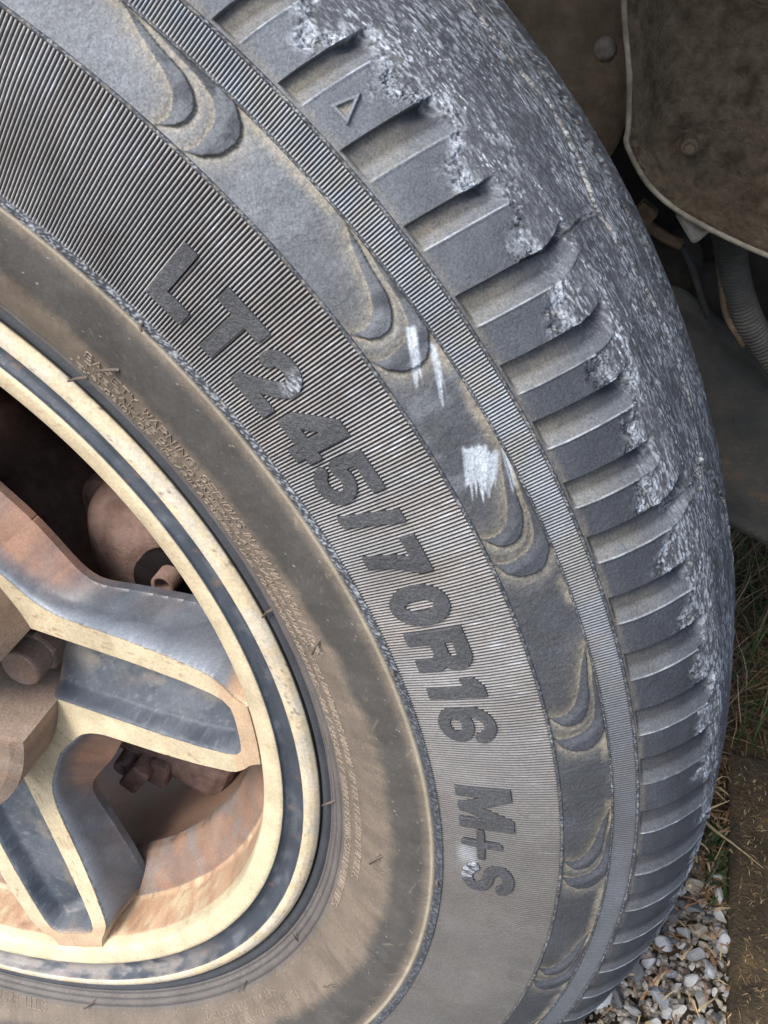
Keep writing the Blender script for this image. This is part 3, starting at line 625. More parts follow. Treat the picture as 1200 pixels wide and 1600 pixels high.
# body
pts, polys, segs = contour(GX, GY, dBody)
r = np.hypot(*pts.T); z = face_z(r)-lookup(pts, dep)-.0002+.00012*(fbm(pts[:, 0]*900, pts[:, 1]*900, 120)-.5)
bi = sorted(set(i for s in segs for i in s)); mp_ = {b: len(pts)+i for i, b in enumerate(bi)}
P2 = np.concatenate([pts, pts[bi], pts[bi]]); Z2 = np.concatenate([z, z[bi], np.minimum(np.full(len(bi), REAR), z[bi]-.003)])
nb_ = len(bi)
F = [p[::-1] for p in polys]+[[mp_[a], mp_[b], mp_[b]+nb_, mp_[a]+nb_] for a, b in segs]
dwl = lookup(P2, dOut); dil = lookup(P2, dIn)
qx = P2[:, 0]+Z2*.6; qy = np.abs(P2[:, 1])+Z2*.8          # mirrored so that neighbouring spokes meet without a seam
C = np.broadcast_to(BLUEBLK*1.1, (len(P2), 3)).copy()*(.8+.4*fbm(qx*120, qy*120, 121))[:, None]
sp_ = fbm(qx*420+Z2*300, qy*420, 126); chn = (dwl <= 0)
C = mixc(C, np.array((.13, .145, .165)), .5*ss(fbm(qx*45, qy*60, 122)*.8+sp_*.3, .45, .75))
C = mixc(C, np.array((.26, .26, .25)), .2*ss(sp_, .66, .76)*chn)
C = mixc(C, np.array((.16, .175, .20)), .3*np.exp(-(dwl/.0030)**2)*(dwl > 0)*ss(fbm(qx*30, qy*30, 127), .35, .6))
C = mixc(C, np.array((.36, .42, .50)), .4*np.exp(-((dwl-.0005)/.0006)**2)*(dwl > 0))
C = mixc(C, RUST*1.1, ss(dwl, .0010, .008)*.85*ss(fbm(qx*24+3, qy*24, 123)+.1*sp_, .34, .62))
C = mixc(C, np.array((.19, .175, .15)), .6*(dil < 0)*np.exp(-((P2[:, 1]-.004)/.006)**2)*ss(fbm(P2[:, 0]*70, P2[:, 1]*140, 124), .35, .6))
C = mixc(C, np.array((.22, .15, .11)), ss(.088-np.hypot(*P2.T), 0, .006)*.7)
tipc = TAN*1.0*(.8+.4*sp_)[:, None]; tk = (ss(P2[:, 0], .1850, .1890)*ss(dil, -.0012, .0002)*.9)[:, None]; C = C*(1-tk)+tipc*tk
V = to_xyz(P2, Z2, 0); body_me = np_mesh('spoke', V, F, C); body_me.materials.append(M_rim)
# machined face
pts, polys, segs = contour(GX, GY, dFace)
r = np.hypot(*pts.T); z = face_z(r)+.00015
real = [s for s in segs if abs(lookup(pts[[s[0]]], dSec)[0]) > .0002]
bi = sorted(set(i for s in real for i in s)); mp_ = {b: len(pts)+i for i, b in enumerate(bi)}
P2 = np.concatenate([pts, pts[bi]]); Z2 = np.concatenate([z, face_z(r[bi])-.0005])
F = [p[::-1] for p in polys]+[[a, b, mp_[b], mp_[a]] for a, b in real]
C = np.broadcast_to(CREAM, (len(P2), 3)).copy()
C = mixc(C, CREAM2*.8, ss(fbm(P2[:, 0]*60, P2[:, 1]*60, 130), .45, .65)*.5)
C = mixc(C, RUST*.8, ss(fbm(P2[:, 0]*200, P2[:, 1]*700, 131), .66, .74)*.5*ss(fbm(P2[:, 0]*40, P2[:, 1]*40, 132), .45, .6))
C = C*(1-(ss(P2[:, 0], .1800, .1850)*.75)[:, None])+TAN*1.05*(ss(P2[:, 0], .1800, .1850)*.75)[:, None]
C[len(pts):] = C[len(pts):]*.6
face_me = np_mesh('machined_face', to_xyz(P2, Z2, 0), F, C, smooth=False); face_me.materials.append(M_rim)
hidden = {}
for k in range(5):
    s = link('spoke', body_me, None, wheel); f = link('machined_face', face_me, None, s)
    s.rotation_euler = (0, math.radians(84.5+72*k), 0)

# ------------------------------------------------------------------ hub cap with scallops, wheel nuts
def prism(name, outline_fn, z0, z1, ang, parent, col, bev=.0012, mat=None, n=96, dome=0.0):
    """outline in polar form around the wheel axis or a local centre; stacked rings with a bevelled outboard edge"""
    t = np.linspace(0, 2*np.pi, n, endpoint=False); ox, oy = outline_fn(t)
    cx, cy = ox.mean(), oy.mean(); rings = []
    for z, k in ((z0, 1.0), (z1-bev*1.6, 1.0), (z1-bev*.5, 1-.35*bev/.01), (z1, 1-1.0*bev/.01), (z1+dome*.7, .6), (z1+dome, .02)):
        rings.append(np.stack([cx+(ox-cx)*k, cy+(oy-cy)*k, np.full(n, z)], 1))
    V = np.concatenate(rings); F = []
    for q in range(len(rings)-1):
        for j in range(n): F.append([q*n+(j+1) % n, q*n+j, (q+1)*n+j, (q+1)*n+(j+1) % n])
    W = to_xyz(V[:, :2], V[:, 2], ang)
    cc = np.asarray(col)*(.75+.5*fbm(V[:, 0]*150, V[:, 1]*150+V[:, 2]*200, 140))[:, None]
    cc = mixc(cc, RUST, ss(fbm(V[:, 0]*90, V[:, 1]*90+V[:, 2]*120, 141), .5, .7)*.4)
    me = np_mesh(name, W, F, cc, smooth=False)
    o = link(name, me, mat or M_metal, parent); return o
def cap_outline(t):
    d = np.degrees(t); ph = (d+36) % 72-36          # 0 at a nut
    r = .0885-.0*ph
    notch = .0705-np.sqrt(np.maximum(.0165**2-(np.radians(ph)*.0705)**2, 0))
    r = np.where(np.abs(np.radians(ph)*.0705) < .0165, np.minimum(r, notch), r)
    return r*np.cos(t), r*np.sin(t)
CAPC = np.array((.25, .195, .155))
t = np.linspace(0, 2*np.pi, 720, endpoint=False)
cap = prism('centre_cap', cap_outline, -.056, .004, 84.5, wheel, CAPC, bev=.0018, n=720)
tag(cap, 'brown dusty centre cap notched round the wheel nuts')
NUTC = np.array((.16, .125, .105))
for k in range(5):
    cx_, cy_ = .0745*math.cos(math.radians(72*k+1.5)), .0745*math.sin(math.radians(72*k+1.5))
    def hexo(t): 
        q = ((np.degrees(t)+30) % 60-30); r = .0118*math.cos(math.radians(30))/np.cos(np.radians(q)); return cx_+r*np.cos(t+.3), cy_+r*np.sin(t+.3)
    def circ(t): return cx_+.0096*np.cos(t), cy_+.0096*np.sin(t)
    nt_ = prism('wheel_nut', hexo, -.056, -.033, 84.5, wheel, NUTC, bev=.0012, n=60)
    prism('nut_head', circ, -.034, -.022, 84.5, nt_, NUTC*1.3, bev=.0010, n=40, dome=.0006)

# ------------------------------------------------------------------ brake parts seen through the wheel
def world_at(px, py, Y):
    d = CX*((px-600)/1480.98)+CY*(-(py-800)/1480.98)-CZ; t = (Y-CP.y)/d.y; return CP+d*t
def world_on(px, py, Z):
    d = CX*((px-600)/1480.98)+CY*(-(py-800)/1480.98)-CZ; t = (Z-CP.z)/d.z; return CP+d*t
def simple(name, bm, mat, parent=None, smooth=True, bevel=0):
    if bevel: bmesh.ops.bevel(bm, geom=bm.edges[:], offset=bevel, segments=2, affect='EDGES', profile=.5)
    me = bpy.data.meshes.new(name); bm.to_mesh(me); bm.free()
    for p in me.polygons: p.use_smooth = smooth
    return link(name, me, mat, parent)
def bm_cyl(bm, p0, p1, r0, r1, n=24):
    d = Vector(p1)-Vector(p0); L = d.length; q = d.to_track_quat('Z', 'Y').to_matrix().to_4x4(); q.translation = (Vector(p0)+Vector(p1))/2
    bmesh.ops.create_cone(bm, cap_ends=True, segments=n, radius1=r0, radius2=r1, depth=L, matrix=q)
def bm_box(bm, c, s, rot=None):
    m = Matrix.Translation(c) @ (rot.to_4x4() if rot else Matrix()) @ Matrix.Diagonal((*s, 1)); bmesh.ops.create_cube(bm, size=1, matrix=m)
M_drum = mat_plain('brown_drum', (.07, .045, .035), (.15, .095, .075), 30, .8, .2)
M_cal = mat_plain('dusty_caliper', (.14, .09, .072), (.27, .18, .15), 60, .75, .25, bump=.5, bscale=500)
brake = empty('brake_assembly', (0, .10, HUB))
tag(brake, 'brown dusty brake caliper and shield behind the wheel spokes', 'brake')
def local(o, p): return Vector(p)-Vector(brake.location)
bm = bmesh.new(); bm_cyl(bm, (0, .035, 0), (0, .045, 0), .158, .158, 96); bm_cyl(bm, (0, -.02, 0), (0, .035, 0), .075, .085, 64)
simple('dust_shield', bm, M_drum, brake, True)
bm = bmesh.new()
pc = world_at(245, 850, .092); p = local(brake, pc)
bmesh.ops.create_icosphere(bm, subdivisions=4, radius=1, matrix=Matrix.Translation(p) @ Matrix.Rotation(math.radians(-20), 4, 'Y') @ Matrix.Diagonal((.026, .024, .036, 1)))
for v in bm.verts:
    q = v.co-p; v.co = p+Vector((math.copysign(abs(q.x/.026)**.6, q.x)*.026, math.copysign(abs(q.y/.024)**.6, q.y)*.024, math.copysign(abs(q.z/.036)**.7, q.z)*.036))
simple('caliper', bm, M_cal, brake)
bm = bmesh.new(); p = local(brake, world_at(190, 815, .105)); bm_box(bm, p, (.03, .02, .05)); simple('caliper_ear', bm, M_cal, brake, False, .006)
bm = bmesh.new(); p = local(brake, world_at(268, 905, .066)); bm_cyl(bm, p+Vector((0, .001, 0)), p+Vector((0, -.004, 0)), .0165, .0165, 32); simple('pin_recess', bm, mat_plain('black_rubber_boot', (.006, .005, .005), (.012, .01, .01), 40, .9, .1), brake, True)
def ring_tube(name, p, ri, ro, h, mat, parent):
    V, F = [], []; n = 24
    for (r_, y_) in ((ro, h), (ro, -h), (ro*.93, -h*1.1), (ri, -h), (ri, h)):
        for j in range(n): t = 2*math.pi*j/n; V.append((p[0]+r_*math.cos(t), p[1]+y_, p[2]+r_*math.sin(t)))
    for k in range(4):
        for j in range(n): F.append([k*n+j, k*n+(j+1) % n, (k+1)*n+(j+1) % n, (k+1)*n+j])
    me = bpy.data.meshes.new(name); me.from_pydata(V, [], F); me.update()
    for q in me.polygons: q.use_smooth = True
    return link(name, me, mat, parent)
ring_tube('guide_pin_sleeve', local(brake, world_at(264, 903, .060)), .0035, .0055, .006, M_cal, brake)
ring_tube('guide_pin_sleeve', local(brake, world_at(200, 1186, .085)), .0032, .0052, .007, M_cal, brake)
bm = bmesh.new(); p = local(brake, world_at(228, 1190, .088)); bm_box(bm, p, (.011, .03, .022), Matrix.Rotation(math.radians(35), 3, 'Y')); simple('caliper_bracket', bm, M_cal, brake, False, .0015)
bm = bmesh.new(); p = local(brake, world_at(258, 1193, .090)); bm_box(bm, p, (.012, .02, .02), Matrix.Rotation(math.radians(15), 3, 'Y')); simple('caliper_bracket', bm, M_cal, brake, False, .0025)
bm = bmesh.new(); p = local(brake, world_at(260, 1150, .1)); bm_box(bm, p, (.09, .03, .03), Matrix.Rotation(math.radians(25), 3, 'Y')); simple('caliper_bridge', bm, M_cal, brake, False, .008)

# ------------------------------------------------------------------ the car above and behind the wheel
car = empty('car_underside', (0.3, .3, HUB))
tag(car, 'muddy brown wheel arch liners and chassis parts behind the tyre', 'car')
M_liner = mat_plain('muddy_liner', (.13, .10, .07), (.22, .17, .12), 70, .85, .2, bump=.6, bscale=260, bdist=.0012, c3=(.36, .29, .20), lo=.36, hi=.66)
M_panel = mat_plain('dusty_metal_panel', (.13, .10, .065), (.30, .245, .17), 130, .85, .2, bump=1.0, bscale=260, bdist=.002, c3=(.48, .41, .30), lo=.36, hi=.64)
M_lip = mat_plain('bare_panel_edge', (.20, .18, .14), (.40, .37, .30), 60, .7, .3, bump=.4, bscale=400)
M_black = mat_plain('black_steel', (.012, .012, .012), (.03, .028, .026), 20, .75, .25)
M_flap = mat_plain('black_rubber_flap', (.055, .060, .062), (.10, .098, .088), 22, .75, .3, bump=.4, bscale=220, c3=(.19, .13, .075), lo=.42, hi=.60)
def plate(name, poly, hfun, thick, mat, parent, cell=.003, tilt=None, smooth=True):
    """poly: world (X, Z) outline on plane Y=y0(X,Z); hfun(d, X, Z)-> offset towards the camera (-Y)"""
    P = np.array(poly); lo = P.min(0)-cell*2; hi = P.max(0)+cell*2
    X, Z = np.meshgrid(np.arange(lo[0], hi[0], cell), np.arange(lo[1], hi[1], cell), indexing='ij')
    D = poly_sdf(X, Z, P); pts, polys, segs = contour(X, Z, D)
    d = -poly_sdf(pts[:, 0], pts[:, 1], P); y = hfun(np.maximum(d, 0), pts[:, 0], pts[:, 1])
    bi = sorted(set(i for s in segs for i in s)); mp_ = {b: len(pts)+i for i, b in enumerate(bi)}
    V = np.concatenate([np.stack([pts[:, 0], y, pts[:, 1]], 1), np.stack([pts[bi, 0], y[bi]+thick, pts[bi, 1]], 1)])-np.array(parent.location)
    F = [p for p in polys]+[[b, a, mp_[a], mp_[b]] for a, b in segs]
    me = np_mesh(name, V, F, None, smooth); return link(name, me, mat, parent)
def px_poly(pts, Y): return [(world_at(x, y, Y).x, world_at(x, y, Y).z) for x, y in pts]
# flat liner with clips
plate('arch_liner', px_poly([(690, -90), (990, -90), (990, 60), (987, 130), (980, 180), (968, 222), (950, 252), (915, 300), (860, 330), (690, 330)], .30),
      lambda d, X, Z: .30-.004*ss(d, 0, .006)+(fbm(X*20, Z*20, 150)-.5)*.010+(fbm(X*150, Z*150, 151)-.5)*.0012, .004, M_liner, car)
# pressed splash panel with a rolled edge
pan = [(982, -90), (976, -20), (977, 40), (984, 120), (982, 200), (978, 222), (990, 250), (1008, 280), (1032, 305), (1062, 328), (1100, 350), (1140, 370), (1180, 388), (1215, 402), (1300, 420), (1300, -90)]
def pan_h(d, X, Z):
    lip = -.006*np.exp(-((d-.0035)/.0035)**2); well = .012*ss(d, .006, .020)
    rib = -.007*np.exp(-((X-.385-.25*(Z-.55))/.007)**2)*ss(d, .02, .04)
    return .270+lip+well+rib+(fbm(X*25, Z*25, 152)-.5)*.010*ss(d, .01, .03)+(fbm(X*220, Z*120, 153)-.5)*.0035*ss(d, .008, .02)
plate('splash_panel', px_poly(pan, .27), pan_h, .005, M_panel, car, cell=.0022)
# rolled, paler edge strip of the panel
edge = [(976, -90), (972, -20), (974, 40), (981, 120), (979, 200), (976, 222), (988, 252), (1006, 283), (1030, 309), (1060, 332), (1098, 354), (1138, 374), (1178, 392), (1215, 407)]
def sweep(name, P, radii, mat, parent, n=14, smooth=True, corr=None):
    P = [Vector(p) for p in P]; V, F = [], []; u = None
    for k, p in enumerate(P):
        d = (P[min(k+1, len(P)-1)]-P[max(k-1, 0)]).normalized()
        u = (u-d*u.dot(d)).normalized() if u is not None else d.orthogonal().normalized(); v = d.cross(u)
        r = radii if isinstance(radii, float) else radii[k]
        for j in range(n): t = 2*math.pi*j/n; V.append(p+(u*math.cos(t)+v*math.sin(t))*r-Vector(parent.location))
    for k in range(len(P)-1):
        for j in range(n): F.append([k*n+j, k*n+(j+1) % n, (k+1)*n+(j+1) % n, (k+1)*n+j])
    F.append(list(range(n))[::-1]); F.append([len(V)-n+j for j in range(n)])
    me = bpy.data.meshes.new(name); me.from_pydata(V, [], F); me.update()
    for q in me.polygons: q.use_smooth = smooth
    return link(name, me, mat, parent)
def spline(P, n):
    P = np.array([list(p) for p in P]); out = []
    for i in range(len(P)-1):
        p0 = P[max(i-1, 0)]; p1 = P[i]; p2 = P[i+1]; p3 = P[min(i+2, len(P)-1)]
        for t in np.linspace(0, 1, n, endpoint=False):
            out.append(.5*((2*p1)+(-p0+p2)*t+(2*p0-5*p1+4*p2-p3)*t*t+(-p0+3*p1-3*p2+p3)*t**3))
    out.append(P[-1]); return out
sweep('panel_edge', spline([world_at(x+3, y-1, .2665) for x, y in edge], 5), .0015, M_lip, car, 10)
# clips and bolts
def bolt(px, py, Y, r, mat, washer=1.6):
    p = world_at(px, py, Y)-car.location; bm = bmesh.new()
    bm_cyl(bm, p+Vector((0, .006, 0)), p+Vector((0, -.0015, 0)), r*washer, r*washer*.96, 24); bm_cyl(bm, p+Vector((0, -.0015, 0)), p+Vector((0, -.006, 0)), r, r*.95, 6)
    return simple('bolt', bm, mat, car, False)
bolt(1078, 229, .272, .0026, M_liner)
p = world_at(945, 76, .293)-car.location; bm = bmesh.new(); bmesh.ops.create_uvsphere(bm, u_segments=24, v_segments=12, radius=.0056, matrix=Matrix.Translation(p) @ Matrix.Diagonal((1, .4, 1, 1))); simple('plastic_clip', bm, mat_plain('grey_clip', (.13, .115, .10), (.24, .22, .20), 120, .8), car)
# moulded marks on the liner
def liner_marks():
    bm = bmesh.new()
    segs_ = [[(862, 4), (868, 12), (880, 13), (884, 2)], [(884, 16), (892, 2)], [(884, 16), (886, -8)], [(905, 22), (910, 2)], [(910, 2), (898, 6)], [(918, 14), (932, 6)], [(918, 14), (928, 22)]]
    for s in segs_:
        for (a, b) in zip(s[:-1], s[1:]):
            bm_cyl(bm, world_at(*a, .2985)-car.location, world_at(*b, .2985)-car.location, .0007, .0007, 6)
    return simple('moulded_mark', bm, M_black, car)
liner_marks()
# bracket
plate('bracket', px_poly([(1056, 338), (1059, 331), (1068, 328), (1084, 333), (1081, 343), (1086, 352), (1098, 356), (1112, 352), (1124, 350), (1094, 375), (1086, 380), (1080, 378), (1069, 360)], .285),
      lambda d, X, Z: .285-.002*ss(d, 0, .002)+(fbm(X*90, Z*90, 155)-.5)*.001, .004, mat_plain('grey_bracket', (.42, .40, .36), (.60, .58, .53), 80, .7), car, cell=.0008)
# corrugated hose
hp = spline([world_at(*q) for q in ((1128, 340, .33), (1140, 380, .33), (1146, 420, .33), (1155, 460, .335), (1172, 505, .34), (1196, 545, .345), (1225, 580, .35))], 34)
sweep('corrugated_hose', hp, [.0076+(.0011 if (k//2) % 2 else -.0003) for k in range(len(hp))], mat_plain('hose_plastic', (.08, .082, .078), (.15, .145, .13), 30, .65), car, 20)
sweep('cable', spline([world_at(*q) for q in ((1118, 350, .33), (1122, 400, .33), (1128, 450, .33), (1136, 495, .335), (1162, 540, .34))], 8), .0019, M_liner, car, 10)
sweep('brake_pipe', spline([world_at(*q) for q in ((1004, 345, .36), (1020, 358, .36), (1045, 374, .36), (1066, 383, .36))], 6), .0034, M_liner, car, 12)
bm = bmesh.new(); p = world_at(1003, 338, .355)-car.location; bm_box(bm, p, (.012, .012, .016), Matrix.Rotation(.6, 3, 'Y')); simple('pipe_fitting', bm, M_liner, car, False, .0015)
sweep('cable', spline([world_at(*q) for q in ((1066, 385, .37), (1080, 415, .37), (1093, 455, .375), (1106, 495, .38))], 6), .0021, mat_plain('blue_grey_cable', (.05, .06, .065), (.08, .085, .09), 60, .6), car, 10)
bm = bmesh.new()
bmesh.ops.create_icosphere(bm, subdivisions=3, radius=1, matrix=Matrix.Translation(world_at(1050, 410, .41)-car.location) @ Matrix.Diagonal((.020, .012, .022, 1)))
simple('chassis_casting', bm, mat_plain('greasy_casting', (.03, .027, .024), (.055, .05, .042), 40, .7), car)
bm = bmesh.new()
bmesh.ops.create_icosphere(bm, subdivisions=3, radius=1, matrix=Matrix.Translation(world_at(1095, 470, .43)-car.location) @ Matrix.Diagonal((.03, .015, .028, 1)))
simple('chassis_casting', bm, mat_plain('greasy_casting_2', (.03, .027, .024), (.05, .045, .038), 40, .7), car)
# black rubber flap hanging under the sill
plate('rubber_flap', px_poly([(1000, 425), (1062, 450), (1110, 490), (1155, 525), (1205, 568), (1300, 640), (1300, 905), (1215, 862), (1150, 832), (1090, 800), (1000, 760)], .40),
      lambda d, X, Z: .40-.004*ss(d, 0, .006)+.003*ss(d, .006, .014)+(fbm(X*9, Z*9, 156)-.5)*.012, .006, M_flap, car)
# chassis rail and floor: dark mass under the body; arch shell and outer fender over the wheel
bm = bmesh.new(); bm_box(bm, Vector((.45, .455, .62))-car.location, (1.1, .012, .50)); simple('wheel_well_backplate', bm, M_black, car, False, .003)  # black backplate added so the gap behind the panels reads dark
bm = bmesh.new(); bm_box(bm, Vector((.60, .10, .56))-car.location, (.12, .20, .60)); simple('unseen_rear_fender', bm, M_black, car, False, .02)  # out of view, added to keep light off the lower tyre
bm = bmesh.new(); bm_box(bm, Vector((1.57, .12, .40))-car.location, (1.8, .20, .44)); simple('unseen_sill', bm, M_black, car, False, .02)  # out of view, added to block light reaching the grass
bm = bmesh.new(); bm_box(bm, Vector((.6, 1.55, .40))-car.location, (3.4, .10, .44)); simple('unseen_far_sill', bm, M_black, car, False, .02)  # out of view, added to close the far side against light
bm = bmesh.new(); bm_box(bm, Vector((.62, .98, .66))-car.location, (1.5, 1.0, .30)); simple('floor_pan', bm, M_black, car, False, .01)
bm = bmesh.new(); bm_box(bm, Vector((.45, .56, .54))-car.location, (.9, .08, .11)); simple('chassis_rail', bm, M_black, car, False, .008)
V, F = [], []; n = 60
for i in range(n+1):
    t = math.radians(-105+i*(150/n))
    for (r_, y_) in ((.47, .02), (.47, .36), (.475, .36), (.475, .015), (.60, .0)):
        V.append((r_*math.sin(t)-car.location.x, y_-car.location.y, r_*math.cos(t)+HUB-car.location.z))
for i in range(n):
    for k in range(4): F.append([i*5+k, i*5+k+1, (i+1)*5+k+1, (i+1)*5+k])
me = bpy.data.meshes.new('fender_arch'); me.from_pydata(V, [], F); me.update(); link('fender_arch', me, mat_plain('fender_paint', (.10, .105, .11), (.12, .12, .125), 10, .4), car)
bm = bmesh.new(); bm_box(bm, Vector((.5, .42, 1.0))-car.location, (2.6, .80, .12)); simple('body_underside', bm, M_black, car, False, .01)

# ------------------------------------------------------------------ ground
def soil_sheet():
    m, nt, b = nodes('soil'); L = nt.links.new; tc = N(nt, 'ShaderNodeTexCoord')
    no = N(nt, 'ShaderNodeTexNoise', Scale=35.0, Detail=10.0, Roughness=.7); L(tc.outputs['Object'], no.inputs['Vector'])
    cr = N(nt, 'ShaderNodeValToRGB'); e = cr.color_ramp.elements; e[0].position = .38; e[0].color = (.028, .020, .013, 1); e[1].position = .66; e[1].color = (.12, .088, .055, 1)
    L(no.outputs['Fac'], cr.inputs[0]); L(cr.outputs[0], b.inputs['Base Color']); b.inputs['Roughness'].default_value = .95
    bp = N(nt, 'ShaderNodeBump', Strength=.8, Distance=.01); L(no.outputs['Fac'], bp.inputs['Height']); L(bp.outputs[0], b.inputs['Normal'])
    x = np.concatenate([np.linspace(-60, -1, 10), np.linspace(-.9, 1.3, 120), np.linspace(1.5, 60, 10)]); y = np.concatenate([np.linspace(-60, -1, 10), np.linspace(-.9, 1.5, 120), np.linspace(1.7, 60, 10)])
    X, Y = np.meshgrid(x, y, indexing='ij'); Z = (fbm(X*12, Y*12, 160)-.5)*.014
    return tag(link('ground', np_mesh('ground', np.stack([X, Y, Z-.004], -1).reshape(-1, 3), grid_faces(len(x), len(y))), m), kind='structure')
ground = soil_sheet()
# gravel stones
stone_cols = [((.36, .39, .42), (.70, .72, .73)), ((.20, .22, .25), (.42, .44, .46)), ((.46, .46, .43), (.78, .78, .74)), ((.07, .08, .09), (.26, .27, .28)), ((.28, .25, .19), (.54, .50, .42))]
stone_m = [mat_plain('gravel_%s' % nm, a, b, 55, .8, .3, bump=.5, bscale=350) for nm, (a, b) in zip(('pale', 'grey', 'white', 'dark', 'buff'), stone_cols)]
stone_me = []
for i in range(20):
    bm = bmesh.new(); bmesh.ops.create_icosphere(bm, subdivisions=3, radius=1.15)
    rs = np.random.default_rng(200+i); pl = [(Vector(rs.normal(size=3)).normalized(), .42+.38*rs.random()) for _ in range(13)]
    sx, sy, sz = .8+.5*rs.random(), .55+.35*rs.random(), .4+.25*rs.random()
    for v in bm.verts:
        for nrm, dd in pl:
            e = v.co.dot(nrm)-dd
            if e > 0: v.co -= nrm*e
        v.co = Vector((v.co.x*sx, v.co.y*sy, v.co.z*sz))*(1+.04*(random.random()-.5))
    me = bpy.data.meshes.new('stone'); bm.to_mesh(me); bm.free(); me.materials.append(stone_m[i % 5]); stone_me.append(me)
placed = []
def try_stones(n, x0, x1, y0, y1, rmin, rmax, dens=.80):
    out = []
    for _ in range(n):
        x, y = random.uniform(x0, x1), random.uniform(y0, y1); r = rmin+(rmax-rmin)*random.random()**1.8
        if all((x-a)**2+(y-b)**2 > ((r+c)*dens)**2 for a, b, c in placed): placed.append((x, y, r)); out.append((x, y, r))
    return out
big = try_stones(1300, .30, .450, .06, .275, .0075, .0135, .70)
mid = try_stones(6500, .30, .450, .05, .29, .0028, .0062, .74)
rest = try_stones(1500, -.15, .45, -.4, .05, .008, .016)+try_stones(900, -.1, .30, .05, .40, .008, .016)
vis_st = sorted(big+mid, key=lambda q: -q[2])[:290]; low = sorted(big+mid, key=lambda q: -q[2])[290:]+rest
for x, y, r in vis_st:
    me = random.choice(stone_me); o = link('stone', me, None, ground)
    o.location = (x, y, r*.45+.008*random.random()); o.rotation_euler = (random.uniform(-.9, .9), random.uniform(-.9, .9), random.uniform(0, 6.28)); o.scale = (r, r, r)
fill = [(random.uniform(.30, .452), random.uniform(.05, .31), random.uniform(.0015, .0035)) for _ in range(2800)]
low += fill
bm = bmesh.new()
chip = bmesh.new(); bmesh.ops.create_icosphere(chip, subdivisions=1, radius=1)
for v in chip.verts: v.co = Vector((v.co.x*1.2, v.co.y*.8, v.co.z*.6))*(.8+.4*random.random())
chip_me = bpy.data.meshes.new('chip'); chip.to_mesh(chip_me); chip.free()
for x, y, r in low:
    b0 = len(bm.verts); me = chip_me if r < .004 else random.choice(stone_me[0:1]+stone_me[5:6]+stone_me[10:11]); bm.from_mesh(me); bm.verts.ensure_lookup_table()
    M = Matrix.Translation((x, y, r*.3)) @ Matrix.Rotation(random.uniform(0, 6.28), 4, 'Z') @ Matrix.Scale(r, 4)
    for v in bm.verts[b0:]: v.co = M @ v.co
g_ = simple('gravel', bm, mat_plain('gravel_mix', (.10, .085, .07), (.40, .38, .35), 130, .85, .2, c3=(.62, .61, .58), lo=.42, hi=.56), None, False); tag(g_, 'small grey and buff gravel chips filling the gaps by the tyre', 'gravel', kind='stuff')

# old board lying on the ground
M_board = mat_plain('muddy_board', (.075, .062, .045), (.15, .115, .072), 34, .9, .15, bump=.9, bscale=220, bdist=.002, c3=(.30, .19, .09), lo=.40, hi=.62)
bd = empty('board', (.53, .155, .012)); tag(bd, 'flat muddy brown board lying on the ground beside the gravel', 'board')
x = np.linspace(-.088, .10, 70); y = np.linspace(-.30, .252, 200); X, Y = np.meshgrid(x, y, indexing='ij')
e = np.minimum(np.minimum(X-x[0], x[-1]-X), np.minimum(Y-y[0], y[-1]-Y)); Z = .008-.006*(1-ss(e, 0, .004))+(fbm(X*20, Y*10, 170)-.5)*.0015+(fbm(X*160, Y*160, 171)-.5)*.001
X = X+(fbm(X*0+3, Y*25, 172)-.5)*.006
V = np.stack([X, Y, Z], -1).reshape(-1, 3)
me_ = np_mesh('board_top', V, grid_faces(*X.shape)); link('board_top', me_, M_board, bd)
bm = bmesh.new(); bm_box(bm, (.006, -.024, -.006), (.186, .548, .016)); simple('board_edge', bm, M_board, bd, False, .002)

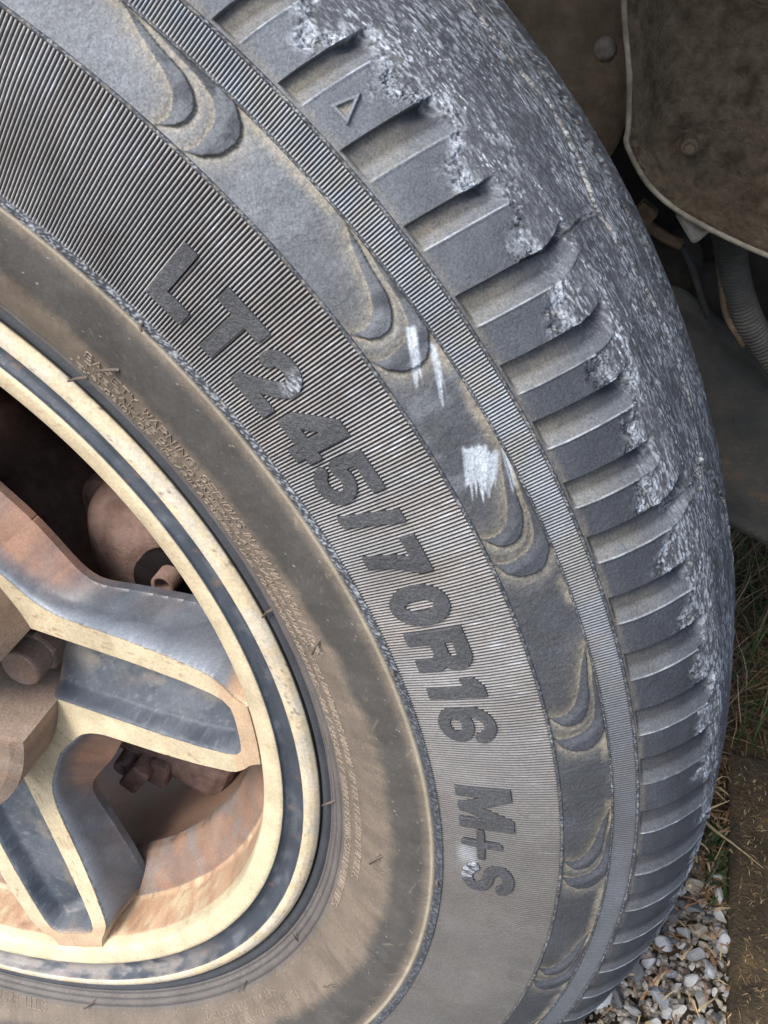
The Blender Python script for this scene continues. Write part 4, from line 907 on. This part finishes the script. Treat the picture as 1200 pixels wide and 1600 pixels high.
# ------------------------------------------------------------------ grass, straw and litter
def blades(name, n, region, h0, h1, wd, cols, lie=0.3, label='', cat='grass', zbase=0.0, curl=.5, parent=None):
    V, F, C = [], [], []
    for _ in range(n):
        x, y = random.uniform(region[0], region[1]), random.uniform(region[2], region[3]); L = random.uniform(h0, h1); az = random.uniform(0, 6.283)
        el = math.radians(random.uniform(2, 18) if random.random() < lie else random.uniform(35, 85)); w_ = wd*random.uniform(.6, 1.3); c = np.array(random.choice(cols))*random.uniform(.7, 1.25)
        d = Vector((math.cos(az)*math.cos(el), math.sin(az)*math.cos(el), math.sin(el))); s = Vector((-math.sin(az), math.cos(az), 0)); p = Vector((x, y, zbase)); b = len(V); nseg = 4
        for k in range(nseg+1):
            f = k/nseg; wk = w_*(1-f*.85)
            V += [tuple(p-s*wk), tuple(p+s*wk+Vector((0, 0, wk*.3)))]; C += [c*(.8+.3*f)]*2
            d = (d+Vector((s.x*random.uniform(-.2, .2), s.y*random.uniform(-.2, .2), -curl/nseg*random.uniform(.4, 1.4)))).normalized(); p = p+d*(L/nseg)
            if p.z < zbase+.001: p.z = zbase+.001+.002*random.random(); d.z = abs(d.z)*.2
        for k in range(nseg): F.append([b+2*k, b+2*k+1, b+2*k+3, b+2*k+2])
    o = link(name, np_mesh(name, np.array(V), F, np.array(C), smooth=False), M_leaf, parent)
    tag(o, label or None, cat if parent is None else None, kind='stuff'); return o
M_leaf = mat_vcol('grass_blades', rough=.6, fine=300, amt=.2, bump=.1)
STRAW = [(.17, .125, .075), (.11, .08, .05), (.24, .19, .12), (.07, .05, .03)]; GREEN = [(.035, .07, .02), (.045, .09, .028), (.025, .05, .015)]
blades('dry_grass', 6500, (.40, .80, .42, 1.25), .03, .10, .0009, STRAW, .6, 'tangled dry grass in shade beyond the tyre')
blades('green_grass', 1500, (.40, .80, .42, 1.1), .03, .09, .0011, GREEN, .2, 'green grass blades growing through the dry grass')
blades('weed_tuft', 70, (.425, .446, .255, .33), .008, .022, .0012, GREEN, .1, 'small green weeds between gravel and board', 'weeds', zbase=.006)
blades('dead_leaves', 420, (.33, .45, .08, .40), .005, .016, .0011, [(.22, .12, .06), (.32, .20, .12), (.42, .34, .2)], 1.0, 'brown leaf scraps scattered over the gravel', 'leaf litter', zbase=.014, curl=.2)
blades('brown_litter', 700, (.36, .45, .26, .415), .006, .03, .0008, [(.20, .13, .07), (.12, .07, .04), (.30, .22, .12)], .9, 'brown dead stems and litter between tyre and board', 'litter', zbase=.003, curl=.3)
blades('long_straw', 9, (.40, .445, .30, .40), .03, .06, .0012, [(.6, .5, .28)], 1.0, 'pale straw stems lying beside the board', 'straw', zbase=.018, curl=.1)
blades('grass_clippings', 2600, (.448, .60, -.10, .40), .002, .008, .00035, [(.34, .25, .12), (.26, .17, .08), (.45, .36, .2)], 1.0, 'dried grass clippings stuck to the board', 'clippings', zbase=.021, curl=.3)
